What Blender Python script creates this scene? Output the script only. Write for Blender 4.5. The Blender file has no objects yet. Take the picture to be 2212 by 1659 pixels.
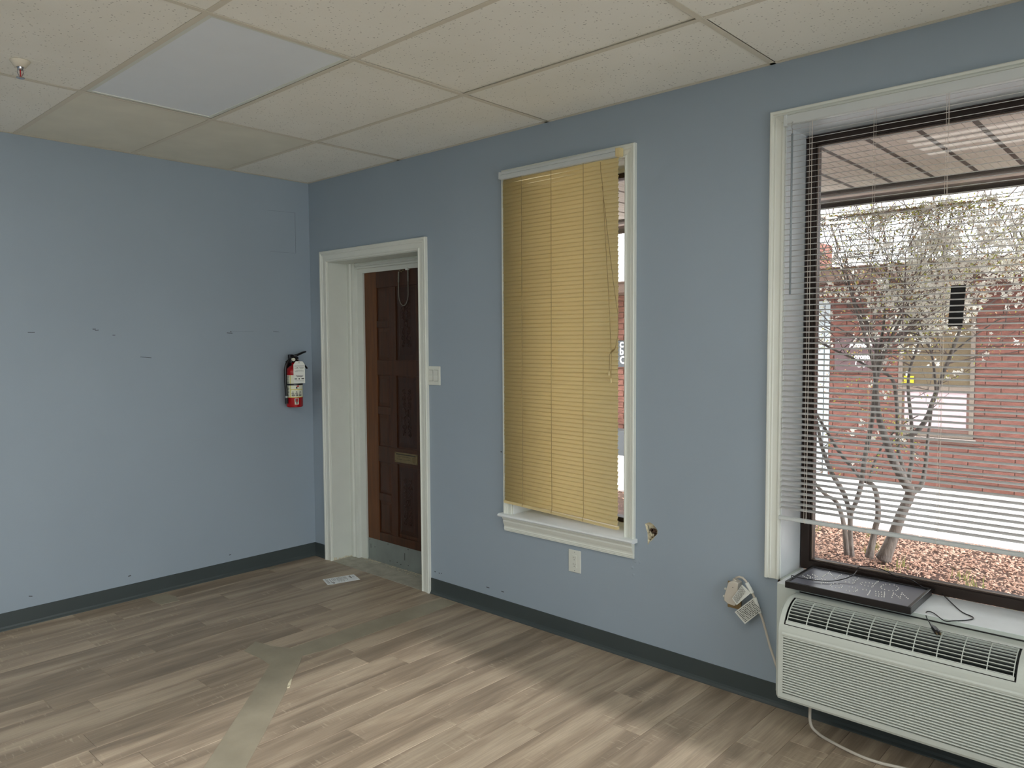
import bpy, math, random
from mathutils import Vector, Matrix, noise
sc = bpy.context.scene
COL = sc.collection
R = random.Random(7)

# ------------------------------------------------------------------ camera
W0, H0, FPX = 2212.0, 1659.0, 1651.338
CAM = Vector((4.8482, -3.1257, 1.5736))
CR = Vector((0.73716549, 0.67568791, -0.00573565))
CU = Vector((-0.03380042, 0.04535078, 0.99839914))
CF = Vector((-0.67486634, 0.73579152, -0.05626957))
cd = bpy.data.cameras.new('camera')
cam = bpy.data.objects.new('camera', cd)
COL.objects.link(cam)
cd.sensor_width = 36.0
cd.lens = FPX / W0 * 36.0
cd.clip_start = 0.05
cam.matrix_world = Matrix(((CR.x, CU.x, -CF.x, CAM.x), (CR.y, CU.y, -CF.y, CAM.y), (CR.z, CU.z, -CF.z, CAM.z), (0, 0, 0, 1)))
sc.camera = cam

# ------------------------------------------------------------------ world, exposure
w = bpy.data.worlds.new('overcast_sky')
sc.world = w
w.use_nodes = True
nt = w.node_tree
bg = nt.nodes['Background']
bg.inputs[0].default_value = (0.93, 0.97, 1.0, 1)
# overcast sky: brightness rises from the horizon to the zenith
_tc = nt.nodes.new('ShaderNodeTexCoord')
_sx = nt.nodes.new('ShaderNodeSeparateXYZ')
_mr = nt.nodes.new('ShaderNodeMapRange')
_mr.inputs[1].default_value = 0.0
_mr.inputs[2].default_value = 1.0
_mr.inputs[3].default_value = 3.0
_mr.inputs[4].default_value = 9.0
nt.links.new(_tc.outputs['Generated'], _sx.inputs[0])
nt.links.new(_sx.outputs['Z'], _mr.inputs[0])
nt.links.new(_mr.outputs[0], bg.inputs[1])
sc.view_settings.view_transform = 'Standard'
sc.view_settings.look = 'None'
sc.view_settings.exposure = 0.06
sc.view_settings.gamma = 1.0
sc.view_settings.use_curve_mapping = False
sc.cycles.use_denoising = True
sc.cycles.max_bounces = 10
sc.cycles.diffuse_bounces = 8
sc.cycles.transparent_max_bounces = 16
# hazy low sun, coming in through the assumed, unseen shop window of the wall right of the camera
sd = bpy.data.lights.new('hazy_sun', 'SUN')
sd.energy = 3.1
sd.angle = math.radians(2.0)
sd.color = (1.0, 0.97, 0.97)
sun = bpy.data.objects.new('hazy_sun', sd)
COL.objects.link(sun)
SDIR = Vector((-1.0, 0.012, -0.50)).normalized()
sun.rotation_euler = SDIR.to_track_quat('-Z', 'Y').to_euler()
LAMP = 3.8

HC = 2.712   # ceiling height

def on(axis, val, u, v):
    """point of the plane (axis = val) that the photograph shows at pixel u, v"""
    d = CR * ((u - W0 / 2) / FPX) - CU * ((v - H0 / 2) / FPX) + CF
    t = (val - CAM[axis]) / d[axis]
    return CAM + d * t

# ------------------------------------------------------------------ materials
def srgb(r, g, b):
    f = lambda c: (c / 255 / 12.92) if c / 255 <= 0.04045 else ((c / 255 + 0.055) / 1.055) ** 2.4
    return (f(r), f(g), f(b), 1)

def mat(name, col, rough=0.6, metal=0.0, var=0.0, vscale=6.0, bump=0.0, bscale=60.0, spec=0.5, col2=None, stretch=None):
    m = bpy.data.materials.new(name)
    m.use_nodes = True
    n = m.node_tree
    b = n.nodes['Principled BSDF']
    b.inputs['Base Color'].default_value = col
    b.inputs['Roughness'].default_value = rough
    b.inputs['Metallic'].default_value = metal
    b.inputs['Specular IOR Level'].default_value = spec
    tc = n.nodes.new('ShaderNodeTexCoord')
    mp = n.nodes.new('ShaderNodeMapping')
    n.links.new(tc.outputs['Object'], mp.inputs[0])
    if stretch:
        mp.inputs['Scale'].default_value = stretch
    if var or col2:
        no = n.nodes.new('ShaderNodeTexNoise')
        no.inputs['Scale'].default_value = vscale
        no.inputs['Detail'].default_value = 5
        n.links.new(mp.outputs[0], no.inputs[0])
        mx = n.nodes.new('ShaderNodeMix')
        mx.data_type = 'RGBA'
        mx.inputs[6].default_value = col if col2 else tuple(c * (1 - var) for c in col[:3]) + (1,)
        mx.inputs[7].default_value = col2 if col2 else tuple(min(1, c * (1 + var)) for c in col[:3]) + (1,)
        cr = n.nodes.new('ShaderNodeMapRange')
        cr.inputs[1].default_value = 0.3
        cr.inputs[2].default_value = 0.7
        n.links.new(no.outputs[0], cr.inputs[0])
        n.links.new(cr.outputs[0], mx.inputs[0])
        n.links.new(mx.outputs[2], b.inputs['Base Color'])
    if bump:
        nb = n.nodes.new('ShaderNodeTexNoise')
        nb.inputs['Scale'].default_value = bscale
        nb.inputs['Detail'].default_value = 4
        n.links.new(mp.outputs[0], nb.inputs[0])
        bp = n.nodes.new('ShaderNodeBump')
        bp.inputs['Strength'].default_value = bump
        bp.inputs['Distance'].default_value = 0.01
        n.links.new(nb.outputs[0], bp.inputs['Height'])
        n.links.new(bp.outputs[0], b.inputs['Normal'])
    return m

def emit(name, col, s):
    m = bpy.data.materials.new(name)
    m.use_nodes = True
    n = m.node_tree
    b = n.nodes['Principled BSDF']
    b.inputs['Base Color'].default_value = (0.8, 0.8, 0.8, 1)
    b.inputs['Emission Color'].default_value = col
    b.inputs['Emission Strength'].default_value = s
    return m

def translucent(name, col, tcol, fac, rough=0.45):
    m = bpy.data.materials.new(name)
    m.use_nodes = True
    n = m.node_tree
    b = n.nodes['Principled BSDF']
    b.inputs['Base Color'].default_value = col
    b.inputs['Roughness'].default_value = rough
    t = n.nodes.new('ShaderNodeBsdfTranslucent')
    t.inputs[0].default_value = tcol
    mx = n.nodes.new('ShaderNodeMixShader')
    mx.inputs[0].default_value = fac
    n.links.new(b.outputs[0], mx.inputs[1])
    n.links.new(t.outputs[0], mx.inputs[2])
    n.links.new(mx.outputs[0], n.nodes['Material Output'].inputs[0])
    return m

def glassmat():
    m = bpy.data.materials.new('clear_glass')
    m.use_nodes = True
    n = m.node_tree
    for x in list(n.nodes):
        if x.type == 'BSDF_PRINCIPLED':
            n.nodes.remove(x)
    t = n.nodes.new('ShaderNodeBsdfTransparent')
    t.inputs[0].default_value = (0.96, 0.965, 0.96, 1)
    g = n.nodes.new('ShaderNodeBsdfGlossy')
    g.inputs['Roughness'].default_value = 0.0
    f = n.nodes.new('ShaderNodeFresnel')
    f.inputs[0].default_value = 1.5
    mx = n.nodes.new('ShaderNodeMixShader')
    n.links.new(f.outputs[0], mx.inputs[0])
    n.links.new(t.outputs[0], mx.inputs[1])
    n.links.new(g.outputs[0], mx.inputs[2])
    n.links.new(mx.outputs[0], n.nodes['Material Output'].inputs[0])
    return m

def plankmat():
    m = bpy.data.materials.new('grey_brown_vinyl_plank')
    m.use_nodes = True
    n = m.node_tree
    L = n.links.new
    b = n.nodes['Principled BSDF']
    b.inputs['Roughness'].default_value = 0.42
    b.inputs['Specular IOR Level'].default_value = 0.5
    tc = n.nodes.new('ShaderNodeTexCoord')
    oi = n.nodes.new('ShaderNodeObjectInfo')
    off = n.nodes.new('ShaderNodeVectorMath'); off.operation = 'SCALE'
    off.inputs[0].default_value = (13.1, 37.7, 5.3)
    L(oi.outputs['Random'], off.inputs['Scale'])
    ad = n.nodes.new('ShaderNodeVectorMath'); ad.operation = 'ADD'
    L(tc.outputs['Object'], ad.inputs[0]); L(off.outputs[0], ad.inputs[1])
    def nz(scale, sx, sy, detail=4, dist=0.0):
        mp = n.nodes.new('ShaderNodeMapping'); mp.inputs['Scale'].default_value = (sx, sy, 1)
        L(ad.outputs[0], mp.inputs[0])
        t = n.nodes.new('ShaderNodeTexNoise'); t.inputs['Scale'].default_value = scale
        t.inputs['Detail'].default_value = detail; t.inputs['Distortion'].default_value = dist
        L(mp.outputs[0], t.inputs[0]); return t
    broad = nz(1.0, 11, 1.1, 3, 0.6)
    ramp = n.nodes.new('ShaderNodeValToRGB')
    e = ramp.color_ramp.elements
    e[0].position = 0.28; e[0].color = srgb(130, 116, 99)
    e[1].position = 0.72; e[1].color = srgb(184, 168, 146)
    x = e.new(0.42); x.color = srgb(147, 131, 112)
    x = e.new(0.52); x.color = srgb(165, 148, 127)
    x = e.new(0.6); x.color = srgb(176, 160, 138)
    L(broad.outputs[0], ramp.inputs[0])
    fine = nz(1.0, 160, 7, 5, 0.3)
    r2 = n.nodes.new('ShaderNodeMapRange'); r2.inputs[1].default_value = 0.35; r2.inputs[2].default_value = 0.68
    r2.inputs[3].default_value = 0.86; r2.inputs[4].default_value = 1.1
    L(fine.outputs[0], r2.inputs[0])
    mul = n.nodes.new('ShaderNodeMix'); mul.data_type = 'RGBA'; mul.blend_type = 'MULTIPLY'; mul.inputs[0].default_value = 1
    L(ramp.outputs[0], mul.inputs[6]); L(r2.outputs[0], mul.inputs[7])
    # pale saw marks across the grain, in patches
    saw = nz(1.0, 14, 95, 2, 0.2)
    patch = nz(1.0, 7, 3.2, 2, 0)
    m1 = n.nodes.new('ShaderNodeMapRange'); m1.inputs[1].default_value = 0.6; m1.inputs[2].default_value = 0.68
    m2 = n.nodes.new('ShaderNodeMapRange'); m2.inputs[1].default_value = 0.52; m2.inputs[2].default_value = 0.62
    L(saw.outputs[0], m1.inputs[0]); L(patch.outputs[0], m2.inputs[0])
    mm = n.nodes.new('ShaderNodeMath'); mm.operation = 'MULTIPLY'; L(m1.outputs[0], mm.inputs[0]); L(m2.outputs[0], mm.inputs[1])
    mk = n.nodes.new('ShaderNodeMath'); mk.operation = 'MULTIPLY'; mk.inputs[1].default_value = 0.45; L(mm.outputs[0], mk.inputs[0])
    mx = n.nodes.new('ShaderNodeMix'); mx.data_type = 'RGBA'; mx.inputs[7].default_value = srgb(205, 190, 165)
    L(mk.outputs[0], mx.inputs[0]); L(mul.outputs[2], mx.inputs[6])
    # plank to plank tone
    hv = n.nodes.new('ShaderNodeHueSaturation')
    v = n.nodes.new('ShaderNodeMapRange'); v.inputs[3].default_value = 0.84; v.inputs[4].default_value = 1.01
    L(oi.outputs['Random'], v.inputs[0]); L(v.outputs[0], hv.inputs['Value']); L(mx.outputs[2], hv.inputs['Color'])
    hv.inputs['Saturation'].default_value = 0.95
    L(hv.outputs[0], b.inputs['Base Color'])
    bp = n.nodes.new('ShaderNodeBump'); bp.inputs['Strength'].default_value = 0.25; bp.inputs['Distance'].default_value = 0.002
    L(fine.outputs[0], bp.inputs['Height']); L(bp.outputs[0], b.inputs['Normal'])
    rr = n.nodes.new('ShaderNodeMapRange'); rr.inputs[3].default_value = 0.36; rr.inputs[4].default_value = 0.55
    L(fine.outputs[0], rr.inputs[0]); L(rr.outputs[0], b.inputs['Roughness'])
    return m

def tilemat():
    m = mat('fissured_ceiling_tile', srgb(222, 216, 205), 0.9)
    n = m.node_tree
    b = n.nodes['Principled BSDF']
    L = n.links.new
    tc = n.nodes.new('ShaderNodeTexCoord')
    oi = n.nodes.new('ShaderNodeObjectInfo')
    off = n.nodes.new('ShaderNodeVectorMath'); off.operation = 'SCALE'; off.inputs[0].default_value = (9.3, 7.7, 3.1)
    L(oi.outputs['Random'], off.inputs['Scale'])
    ad = n.nodes.new('ShaderNodeVectorMath'); ad.operation = 'ADD'
    L(tc.outputs['Object'], ad.inputs[0]); L(off.outputs[0], ad.inputs[1])
    vo = n.nodes.new('ShaderNodeTexVoronoi'); vo.inputs['Scale'].default_value = 75
    L(ad.outputs[0], vo.inputs[0])
    no = n.nodes.new('ShaderNodeTexNoise'); no.inputs['Scale'].default_value = 40; L(ad.outputs[0], no.inputs[0])
    sb = n.nodes.new('ShaderNodeMath'); sb.operation = 'MULTIPLY'; L(no.outputs[0], sb.inputs[0]); sb.inputs[1].default_value = 0.42
    lt = n.nodes.new('ShaderNodeMath'); lt.operation = 'LESS_THAN'; L(vo.outputs['Distance'], lt.inputs[0]); L(sb.outputs[0], lt.inputs[1])
    # only some of the cells carry a pinhole
    sp = n.nodes.new('ShaderNodeSeparateColor'); L(vo.outputs['Color'], sp.inputs[0])
    g2 = n.nodes.new('ShaderNodeMath'); g2.operation = 'GREATER_THAN'; L(sp.outputs[0], g2.inputs[0]); g2.inputs[1].default_value = 0.55
    an = n.nodes.new('ShaderNodeMath'); an.operation = 'MULTIPLY'; L(lt.outputs[0], an.inputs[0]); L(g2.outputs[0], an.inputs[1])
    fa = n.nodes.new('ShaderNodeMath'); fa.operation = 'MULTIPLY'; L(an.outputs[0], fa.inputs[0]); fa.inputs[1].default_value = 0.45
    big = n.nodes.new('ShaderNodeTexNoise'); big.inputs['Scale'].default_value = 3; L(ad.outputs[0], big.inputs[0])
    c0 = n.nodes.new('ShaderNodeMix'); c0.data_type = 'RGBA'
    c0.inputs[6].default_value = srgb(230, 229, 219); c0.inputs[7].default_value = srgb(244, 243, 236); L(big.outputs[0], c0.inputs[0])
    mx = n.nodes.new('ShaderNodeMix'); mx.data_type = 'RGBA'; L(fa.outputs[0], mx.inputs[0]); L(c0.outputs[2], mx.inputs[6])
    mx.inputs[7].default_value = srgb(90, 84, 78)
    L(mx.outputs[2], b.inputs['Base Color'])
    return m

M = {}
M['wall'] = mat('slate_blue_wall_paint', srgb(153, 167, 179), 0.55, var=0.03, vscale=1.3, bump=0.05, bscale=300, spec=0.3)
M['trim'] = mat('white_trim_paint', srgb(222, 226, 218), 0.4, var=0.02, vscale=5)
M['worn'] = mat('worn_white_trim_paint', srgb(212, 217, 210), 0.45, var=0.02, vscale=9, bump=0.1, bscale=40)
M['base'] = mat('charcoal_vinyl_base', srgb(62, 71, 72), 0.45, var=0.05, vscale=3)
M['plank'] = plankmat()
M['subfloor'] = mat('dark_subfloor', srgb(70, 62, 54), 0.9)
M['filler'] = mat('grey_green_floor_filler', srgb(147, 140, 122), 0.55, var=0.10, vscale=7, bump=0.15, bscale=25)
M['concrete'] = mat('dusty_threshold_concrete', srgb(165, 163, 150), 0.8, var=0.18, vscale=14, bump=0.3, bscale=40)
M['tile'] = tilemat()
M['plain_tile'] = mat('plain_stained_tile', srgb(224, 222, 208), 0.9, var=0.05, vscale=4)
M['grid'] = mat('cream_grid_metal', srgb(214, 208, 192), 0.5)
M['plenum'] = mat('dark_plenum', srgb(40, 38, 34), 0.9)
M['diff_off'] = mat('unlit_diffuser', srgb(234, 240, 246), 0.35, var=0.01)
M['diff_fill'] = emit('added_fill_diffuser', (1.0, 0.985, 0.94, 1), LAMP * 4.6)  # stronger glow for the added, unseen fittings behind the camera
M['diff_on'] = emit('lit_diffuser', (1.0, 0.975, 0.90, 1), LAMP)
M['bronze'] = mat('dark_bronze_frame', srgb(58, 47, 42), 0.4, metal=0.4, var=0.1, vscale=8)
M['bronze_light'] = mat('worn_bronze_bead', srgb(135, 120, 108), 0.4, metal=0.3)
M['glass'] = glassmat()
M['yellow'] = translucent('yellowed_vinyl_slat', srgb(226, 214, 172), srgb(255, 243, 204), 0.62)
M['yellow_cord'] = mat('yellowed_cord', srgb(150, 128, 84), 0.8)
M['cream_plastic'] = mat('yellowed_plastic', srgb(218, 200, 150), 0.4)
M['slat'] = translucent('white_vinyl_slat', srgb(230, 231, 232), srgb(240, 236, 232), 0.12, 0.35)
M['rail'] = mat('white_metal_rail', srgb(198, 204, 204), 0.35)
M['cord'] = mat('white_cord', srgb(225, 216, 205), 0.8)
M['wand'] = mat('clear_grey_wand', srgb(140, 150, 156), 0.2)
M['black'] = mat('black_matte', srgb(12, 12, 13), 0.5)
M['blackgloss'] = mat('black_plastic', srgb(16, 16, 20), 0.3)
M['signface'] = mat('sign_face_window_sheen', srgb(116, 118, 130), 0.28)  # glossy blue-grey reflection of the window is put into this base colour
M['led'] = mat('white_led_dome', srgb(245, 245, 240), 0.25)
M['steel'] = mat('dull_steel', srgb(150, 158, 155), 0.45, metal=0.5, var=0.08, vscale=10)
M['brass'] = mat('aged_brass', srgb(140, 122, 88), 0.35, metal=0.7, var=0.15, vscale=30)
M['chrome'] = mat('chrome', srgb(190, 190, 195), 0.15, metal=1.0)
M['wood'] = mat('red_brown_stained_wood', srgb(74, 42, 20), 0.45, col2=srgb(54, 28, 12), vscale=3.0, stretch=(14, 14, 1.2))
M['wood_stile'] = mat('orange_brown_stained_wood', srgb(108, 64, 26), 0.45, col2=srgb(84, 46, 17), vscale=3.0, stretch=(14, 14, 1.2))
M['wood_dark'] = mat('dark_carved_wood', srgb(58, 30, 15), 0.45, col2=srgb(42, 20, 10), vscale=3.0, stretch=(14, 14, 1.2))
M['rubber'] = mat('grey_rubber_cord', srgb(120, 118, 108), 0.6)
M['plate'] = mat('white_plastic_plate', srgb(216, 220, 212), 0.35)
M['slot'] = mat('dark_slot', srgb(30, 30, 30), 0.6)
M['ac'] = mat('grey_white_appliance_plastic', srgb(199, 206, 199), 0.4, var=0.015, vscale=3)
M['ac_in'] = mat('dark_grille_cavity', srgb(34, 37, 37), 0.7)
M['ac_vane'] = mat('grey_deflector_vane', srgb(58, 63, 62), 0.5)
M['acbox'] = mat('off_white_painted_box', srgb(200, 208, 202), 0.5, var=0.02)
M['sill'] = mat('white_sill_paint', srgb(232, 238, 240), 0.45, var=0.03, vscale=12)
M['beige'] = mat('beige_plug_plastic', srgb(196, 190, 178), 0.4)
M['taglabel'] = mat('white_paper_label', srgb(222, 226, 220), 0.6)
M['ink'] = mat('black_ink', srgb(40, 42, 42), 0.7)
M['paper'] = mat('white_paper', srgb(235, 240, 242), 0.7)
M['redpaint'] = mat('red_enamel', srgb(166, 10, 22), 0.25)
M['redprint'] = mat('red_print', srgb(190, 30, 30), 0.5)
M['label'] = mat('cream_label', srgb(222, 224, 205), 0.5)
M['yellowprint'] = mat('pale_yellow_print', srgb(212, 206, 110), 0.5)
M['plaster'] = mat('broken_plaster', srgb(205, 198, 172), 0.9, var=0.2, vscale=60, bump=0.6, bscale=120)
M['plaster_dark'] = mat('dark_plaster_void', srgb(70, 52, 38), 0.95, var=0.4, vscale=80, bump=0.6, bscale=120)
M['scuff'] = mat('dark_scuff', srgb(78, 82, 84), 0.8)
M['smudge'] = mat('grey_wall_smudge', srgb(146, 156, 163), 0.8)
M['hairline'] = mat('hairline_crack', srgb(118, 128, 134), 0.8)
# outside
M['soffit'] = mat('tan_soffit_panel', srgb(192, 186, 177), 0.7, var=0.08, vscale=5)
M['soffit_strip'] = mat('dark_brown_strip', srgb(62, 52, 48), 0.6)
M['fascia'] = mat('grey_brown_fascia', srgb(165, 152, 145), 0.6)
M['brick'] = mat('rough_red_brick', srgb(140, 92, 80), 0.9, col2=srgb(110, 70, 61), vscale=9, bump=0.9, bscale=28, stretch=(1, 1, 2.5))
M['mortar'] = mat('pinkish_mortar', srgb(130, 100, 90), 0.95, var=0.1)
M['path'] = mat('pale_concrete_path', srgb(248, 243, 240), 0.85, var=0.04, vscale=4)
M['yard'] = mat('grey_yard_concrete', srgb(176, 174, 170), 0.9, var=0.06, vscale=2)
M['mulch'] = mat('pink_brown_wood_chip', srgb(226, 190, 168), 0.9, col2=srgb(150, 106, 86), vscale=28)
M['soil'] = mat('dark_mulch_bed', srgb(84, 60, 50), 0.95, var=0.35, vscale=25)
M['grass'] = mat('young_grass', srgb(158, 162, 96), 0.7)
M['bark'] = mat('grey_tree_bark', srgb(128, 120, 114), 0.85, col2=srgb(92, 84, 78), vscale=30, bump=0.8, bscale=50, stretch=(1, 1, 0.25))
M['twig'] = mat('grey_pink_twig', srgb(122, 108, 104), 0.85)
M['petal'] = translucent('white_petal', srgb(250, 250, 244), srgb(250, 250, 240), 0.4, 0.8)
M['leaf'] = translucent('young_yellow_green_leaf', srgb(176, 184, 84), srgb(200, 205, 90), 0.45, 0.6)
M['leaf2'] = translucent('bronze_young_leaf', srgb(190, 150, 112), srgb(214, 170, 120), 0.45, 0.6)
M['signbrown'] = mat('dull_maroon_sign', srgb(104, 80, 82), 0.5)
M['white'] = mat('white_lettering', srgb(245, 245, 248), 0.5)
M['olive'] = mat('olive_dark_glass', srgb(112, 98, 76), 0.25, var=0.1, vscale=2)
M['pinkpane'] = mat('pale_pink_panel', srgb(202, 180, 184), 0.5)
M['tanframe'] = mat('taupe_aluminium_frame', srgb(134, 120, 108), 0.5)
M['paleblue'] = mat('pale_blue_grey_door', srgb(196, 206, 210), 0.5)
M['yellowtag'] = mat('yellow_sticker', srgb(236, 226, 40), 0.5)
M['roof'] = mat('dark_brown_roof', srgb(96, 76, 66), 0.8, var=0.1)
M['stone'] = mat('dark_grey_curb', srgb(84, 88, 92), 0.8)

# ------------------------------------------------------------------ mesh helpers
def worldloc(o):
    v = Vector((0, 0, 0))
    while o:
        v = v + o.location
        o = o.parent
    return v

class MB:
    def __init__(s):
        s.v = []; s.f = []; s.sm = False
    def box(s, a, b):
        x0, y0, z0 = [min(a[i], b[i]) for i in range(3)]
        x1, y1, z1 = [max(a[i], b[i]) for i in range(3)]
        n = len(s.v)
        s.v += [(x0, y0, z0), (x1, y0, z0), (x1, y1, z0), (x0, y1, z0), (x0, y0, z1), (x1, y0, z1), (x1, y1, z1), (x0, y1, z1)]
        s.f += [tuple(n + i for i in q) for q in ((0, 3, 2, 1), (4, 5, 6, 7), (0, 1, 5, 4), (1, 2, 6, 5), (2, 3, 7, 6), (3, 0, 4, 7))]
        return s
    def hexa(s, pts):      # 8 points, bottom loop then top loop
        n = len(s.v)
        s.v += [tuple(p) for p in pts]
        s.f += [tuple(n + i for i in q) for q in ((0, 3, 2, 1), (4, 5, 6, 7), (0, 1, 5, 4), (1, 2, 6, 5), (2, 3, 7, 6), (3, 0, 4, 7))]
        return s
    def frame_box(s, c, ax, ay, az):   # oriented box: centre and three half-vectors
        c = Vector(c); ax = Vector(ax); ay = Vector(ay); az = Vector(az)
        return s.hexa([c - ax - ay - az, c + ax - ay - az, c + ax + ay - az, c - ax + ay - az, c - ax - ay + az, c + ax - ay + az, c + ax + ay + az, c - ax + ay + az])
    def prism(s, prof, axis, a, b, closed=True):   # profile of (p, q) in the two other axes, extruded along axis
        def P(p, q, t):
            return {0: (t, p, q), 1: (p, t, q), 2: (p, q, t)}[axis]
        n = len(s.v); k = len(prof)
        s.v += [P(p, q, a) for p, q in prof] + [P(p, q, b) for p, q in prof]
        for i in range(k if closed else k - 1):
            j = (i + 1) % k
            s.f.append((n + i, n + j, n + k + j, n + k + i))
        if closed:
            s.f.append(tuple(n + i for i in range(k))[::-1])
            s.f.append(tuple(n + k + i for i in range(k)))
        return s
    def tube(s, pts, r, seg=8, cap=True):
        pts = [Vector(p) for p in pts]
        rs = r if isinstance(r, (list, tuple)) else [r] * len(pts)
        n = len(s.v)
        up = None
        for i, p in enumerate(pts):
            d = (pts[min(i + 1, len(pts) - 1)] - pts[max(i - 1, 0)])
            d = d.normalized() if d.length > 1e-9 else Vector((0, 0, 1))
            if up is None:
                up = d.orthogonal().normalized()
            up = (up - d * up.dot(d))
            up = up.normalized() if up.length > 1e-6 else d.orthogonal().normalized()
            sd_ = d.cross(up)
            for k in range(seg):
                a = 2 * math.pi * k / seg
                s.v.append(tuple(p + (up * math.cos(a) + sd_ * math.sin(a)) * rs[i]))
        for i in range(len(pts) - 1):
            for k in range(seg):
                j = (k + 1) % seg
                s.f.append((n + i * seg + k, n + i * seg + j, n + (i + 1) * seg + j, n + (i + 1) * seg + k))
        if cap:
            s.f.append(tuple(n + k for k in range(seg))[::-1])
            e = n + (len(pts) - 1) * seg
            s.f.append(tuple(e + k for k in range(seg)))
        return s
    def lathe(s, prof, c, seg=24, axis=2):   # prof of (radius, height)
        n = len(s.v); k = len(prof)
        for i in range(seg):
            a = 2 * math.pi * i / seg
            for r, h in prof:
                if axis == 2:
                    s.v.append((c[0] + r * math.cos(a), c[1] + r * math.sin(a), c[2] + h))
                elif axis == 1:
                    s.v.append((c[0] + r * math.cos(a), c[1] + h, c[2] + r * math.sin(a)))
                else:
                    s.v.append((c[0] + h, c[1] + r * math.cos(a), c[2] + r * math.sin(a)))
        for i in range(seg):
            j = (i + 1) % seg
            for q in range(k - 1):
                s.f.append((n + i * k + q, n + j * k + q, n + j * k + q + 1, n + i * k + q + 1))
        return s
    def poly(s, pts):
        n = len(s.v)
        s.v += [tuple(p) for p in pts]
        s.f.append(tuple(range(n, n + len(pts))))
        return s
    def build(s, name, m, parent=None, smooth=False, bevel=0, kind=None, label=None, cat=None, group=None, origin=None):
        base = worldloc(parent) if parent else (Vector(origin) if origin else Vector((0, 0, 0)))
        me = bpy.data.meshes.new(name)
        me.from_pydata([tuple(Vector(p) - base) for p in s.v], [], s.f)
        me.update()
        import bmesh
        b = bmesh.new(); b.from_mesh(me)
        bmesh.ops.recalc_face_normals(b, faces=b.faces)
        if bevel:
            ed = [e for e in b.edges if len(e.link_faces) == 2 and e.calc_face_angle(0) > 0.5]
            bmesh.ops.bevel(b, geom=ed, offset=bevel, segments=2, affect='EDGES', profile=0.5)
        b.to_mesh(me); b.free()
        if smooth:
            for p in me.polygons:
                p.use_smooth = True
        me.materials.append(M[m])
        o = bpy.data.objects.new(name, me)
        COL.objects.link(o)
        if parent:
            o.parent = parent
        elif origin:
            o.location = origin
        tag(o, label, cat, group, kind)
        return o

def tag(o, label=None, cat=None, group=None, kind=None):
    if label: o['label'] = label
    if cat: o['category'] = cat
    if group: o['group'] = group
    if kind: o['kind'] = kind
    return o

def thing(name, label, cat, loc=(0, 0, 0), group=None, kind=None):
    o = bpy.data.objects.new(name, None)
    o.empty_display_size = 0.1
    COL.objects.link(o)
    o.location = loc
    return tag(o, label, cat, group, kind)

def text_mesh(txt, size, name, m, parent, origin, xdir, ydir, bold=0.0, width=None, depth=0.0006, align='LEFT'):
    cu = bpy.data.curves.new(name, 'FONT')
    cu.body = txt; cu.size = size; cu.offset = bold; cu.extrude = depth; cu.align_x = align; cu.resolution_u = 3
    ob = bpy.data.objects.new(name, cu)
    me = bpy.data.meshes.new_from_object(ob)
    me.name = name
    bpy.data.objects.remove(ob)
    xd = Vector(xdir).normalized(); yd = Vector(ydir).normalized(); zd = xd.cross(yd)
    xs = [v.co.x for v in me.vertices]
    k = (width / (max(xs) - min(xs))) if width else 1
    base = worldloc(parent) if parent else Vector((0, 0, 0))
    for v in me.vertices:
        p = Vector(origin) + xd * v.co.x * k + yd * v.co.y + zd * v.co.z
        v.co = p - base
    me.materials.clear(); me.materials.append(M[m])
    o = bpy.data.objects.new(name, me)
    COL.objects.link(o); o.parent = parent
    return o

# ================================================================== SETTING
# floor
XR, YF = 6.4, -6.0
fl = MB().box((0, YF, -0.12), (XR, 0.0, -0.004)).build('floor', 'subfloor', kind='structure')
fl['label'] = 'grey brown wood look vinyl plank floor'
pw, pl = 0.1525, 1.22
butt = {17: -1.04, 15: -1.357, 16: -1.04, 6: -1.81, 5: -1.545, 7: -2.10, 10: -2.09, 12: -1.993, 9: -1.55, 18: -0.85, 14: -0.62, 13: -1.05, 11: -0.9, 19: -0.35, 20: -0.6, 21: -1.15, 8: -0.75, 4: -1.2, 3: -0.5, 2: -0.9}
x0 = 0.0125 - pw
ci = -1
X0s = []
while x0 < XR:
    xa, xb = max(x0, 0.0), min(x0 + pw, XR)
    if xb - xa > 0.02:
        idx = round((x0 - 0.0125) / pw)
        yb = butt.get(idx + 0, -R.uniform(0.1, 1.1))
        ys = [yb]
        while ys[0] < 0: ys.insert(0, ys[0] + pl)
        while ys[-1] > YF: ys.append(ys[-1] - pl)
        for a, b in zip(ys[:-1], ys[1:]):
            ya, yb2 = min(a, 0.0), max(b, YF)
            if ya - yb2 < 0.03: continue
            cx, cy = (xa + xb) / 2, (ya + yb2) / 2
            g = 0.0005
            hx, hy = (xb - xa) / 2 - g, (ya - yb2) / 2 - g
            m_ = MB()
            bv = 0.0011
            m_.hexa([(-hx, -hy, -0.004), (hx, -hy, -0.004), (hx, hy, -0.004), (-hx, hy, -0.004), (-hx, -hy, -bv), (hx, -hy, -bv), (hx, hy, -bv), (-hx, hy, -bv)])
            m_.f.remove((4, 5, 6, 7))
            m_.v += [(-hx + bv, -hy + bv, 0), (hx - bv, -hy + bv, 0), (hx - bv, hy - bv, 0), (-hx + bv, hy - bv, 0)]
            m_.f += [(8, 9, 10, 11), (4, 5, 9, 8), (5, 6, 10, 9), (6, 7, 11, 10), (7, 4, 8, 11)]
            o = m_.build('plank', 'plank', None)
            o.parent = fl
            o.location = (cx, cy, 0)
    x0 += pw

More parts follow.
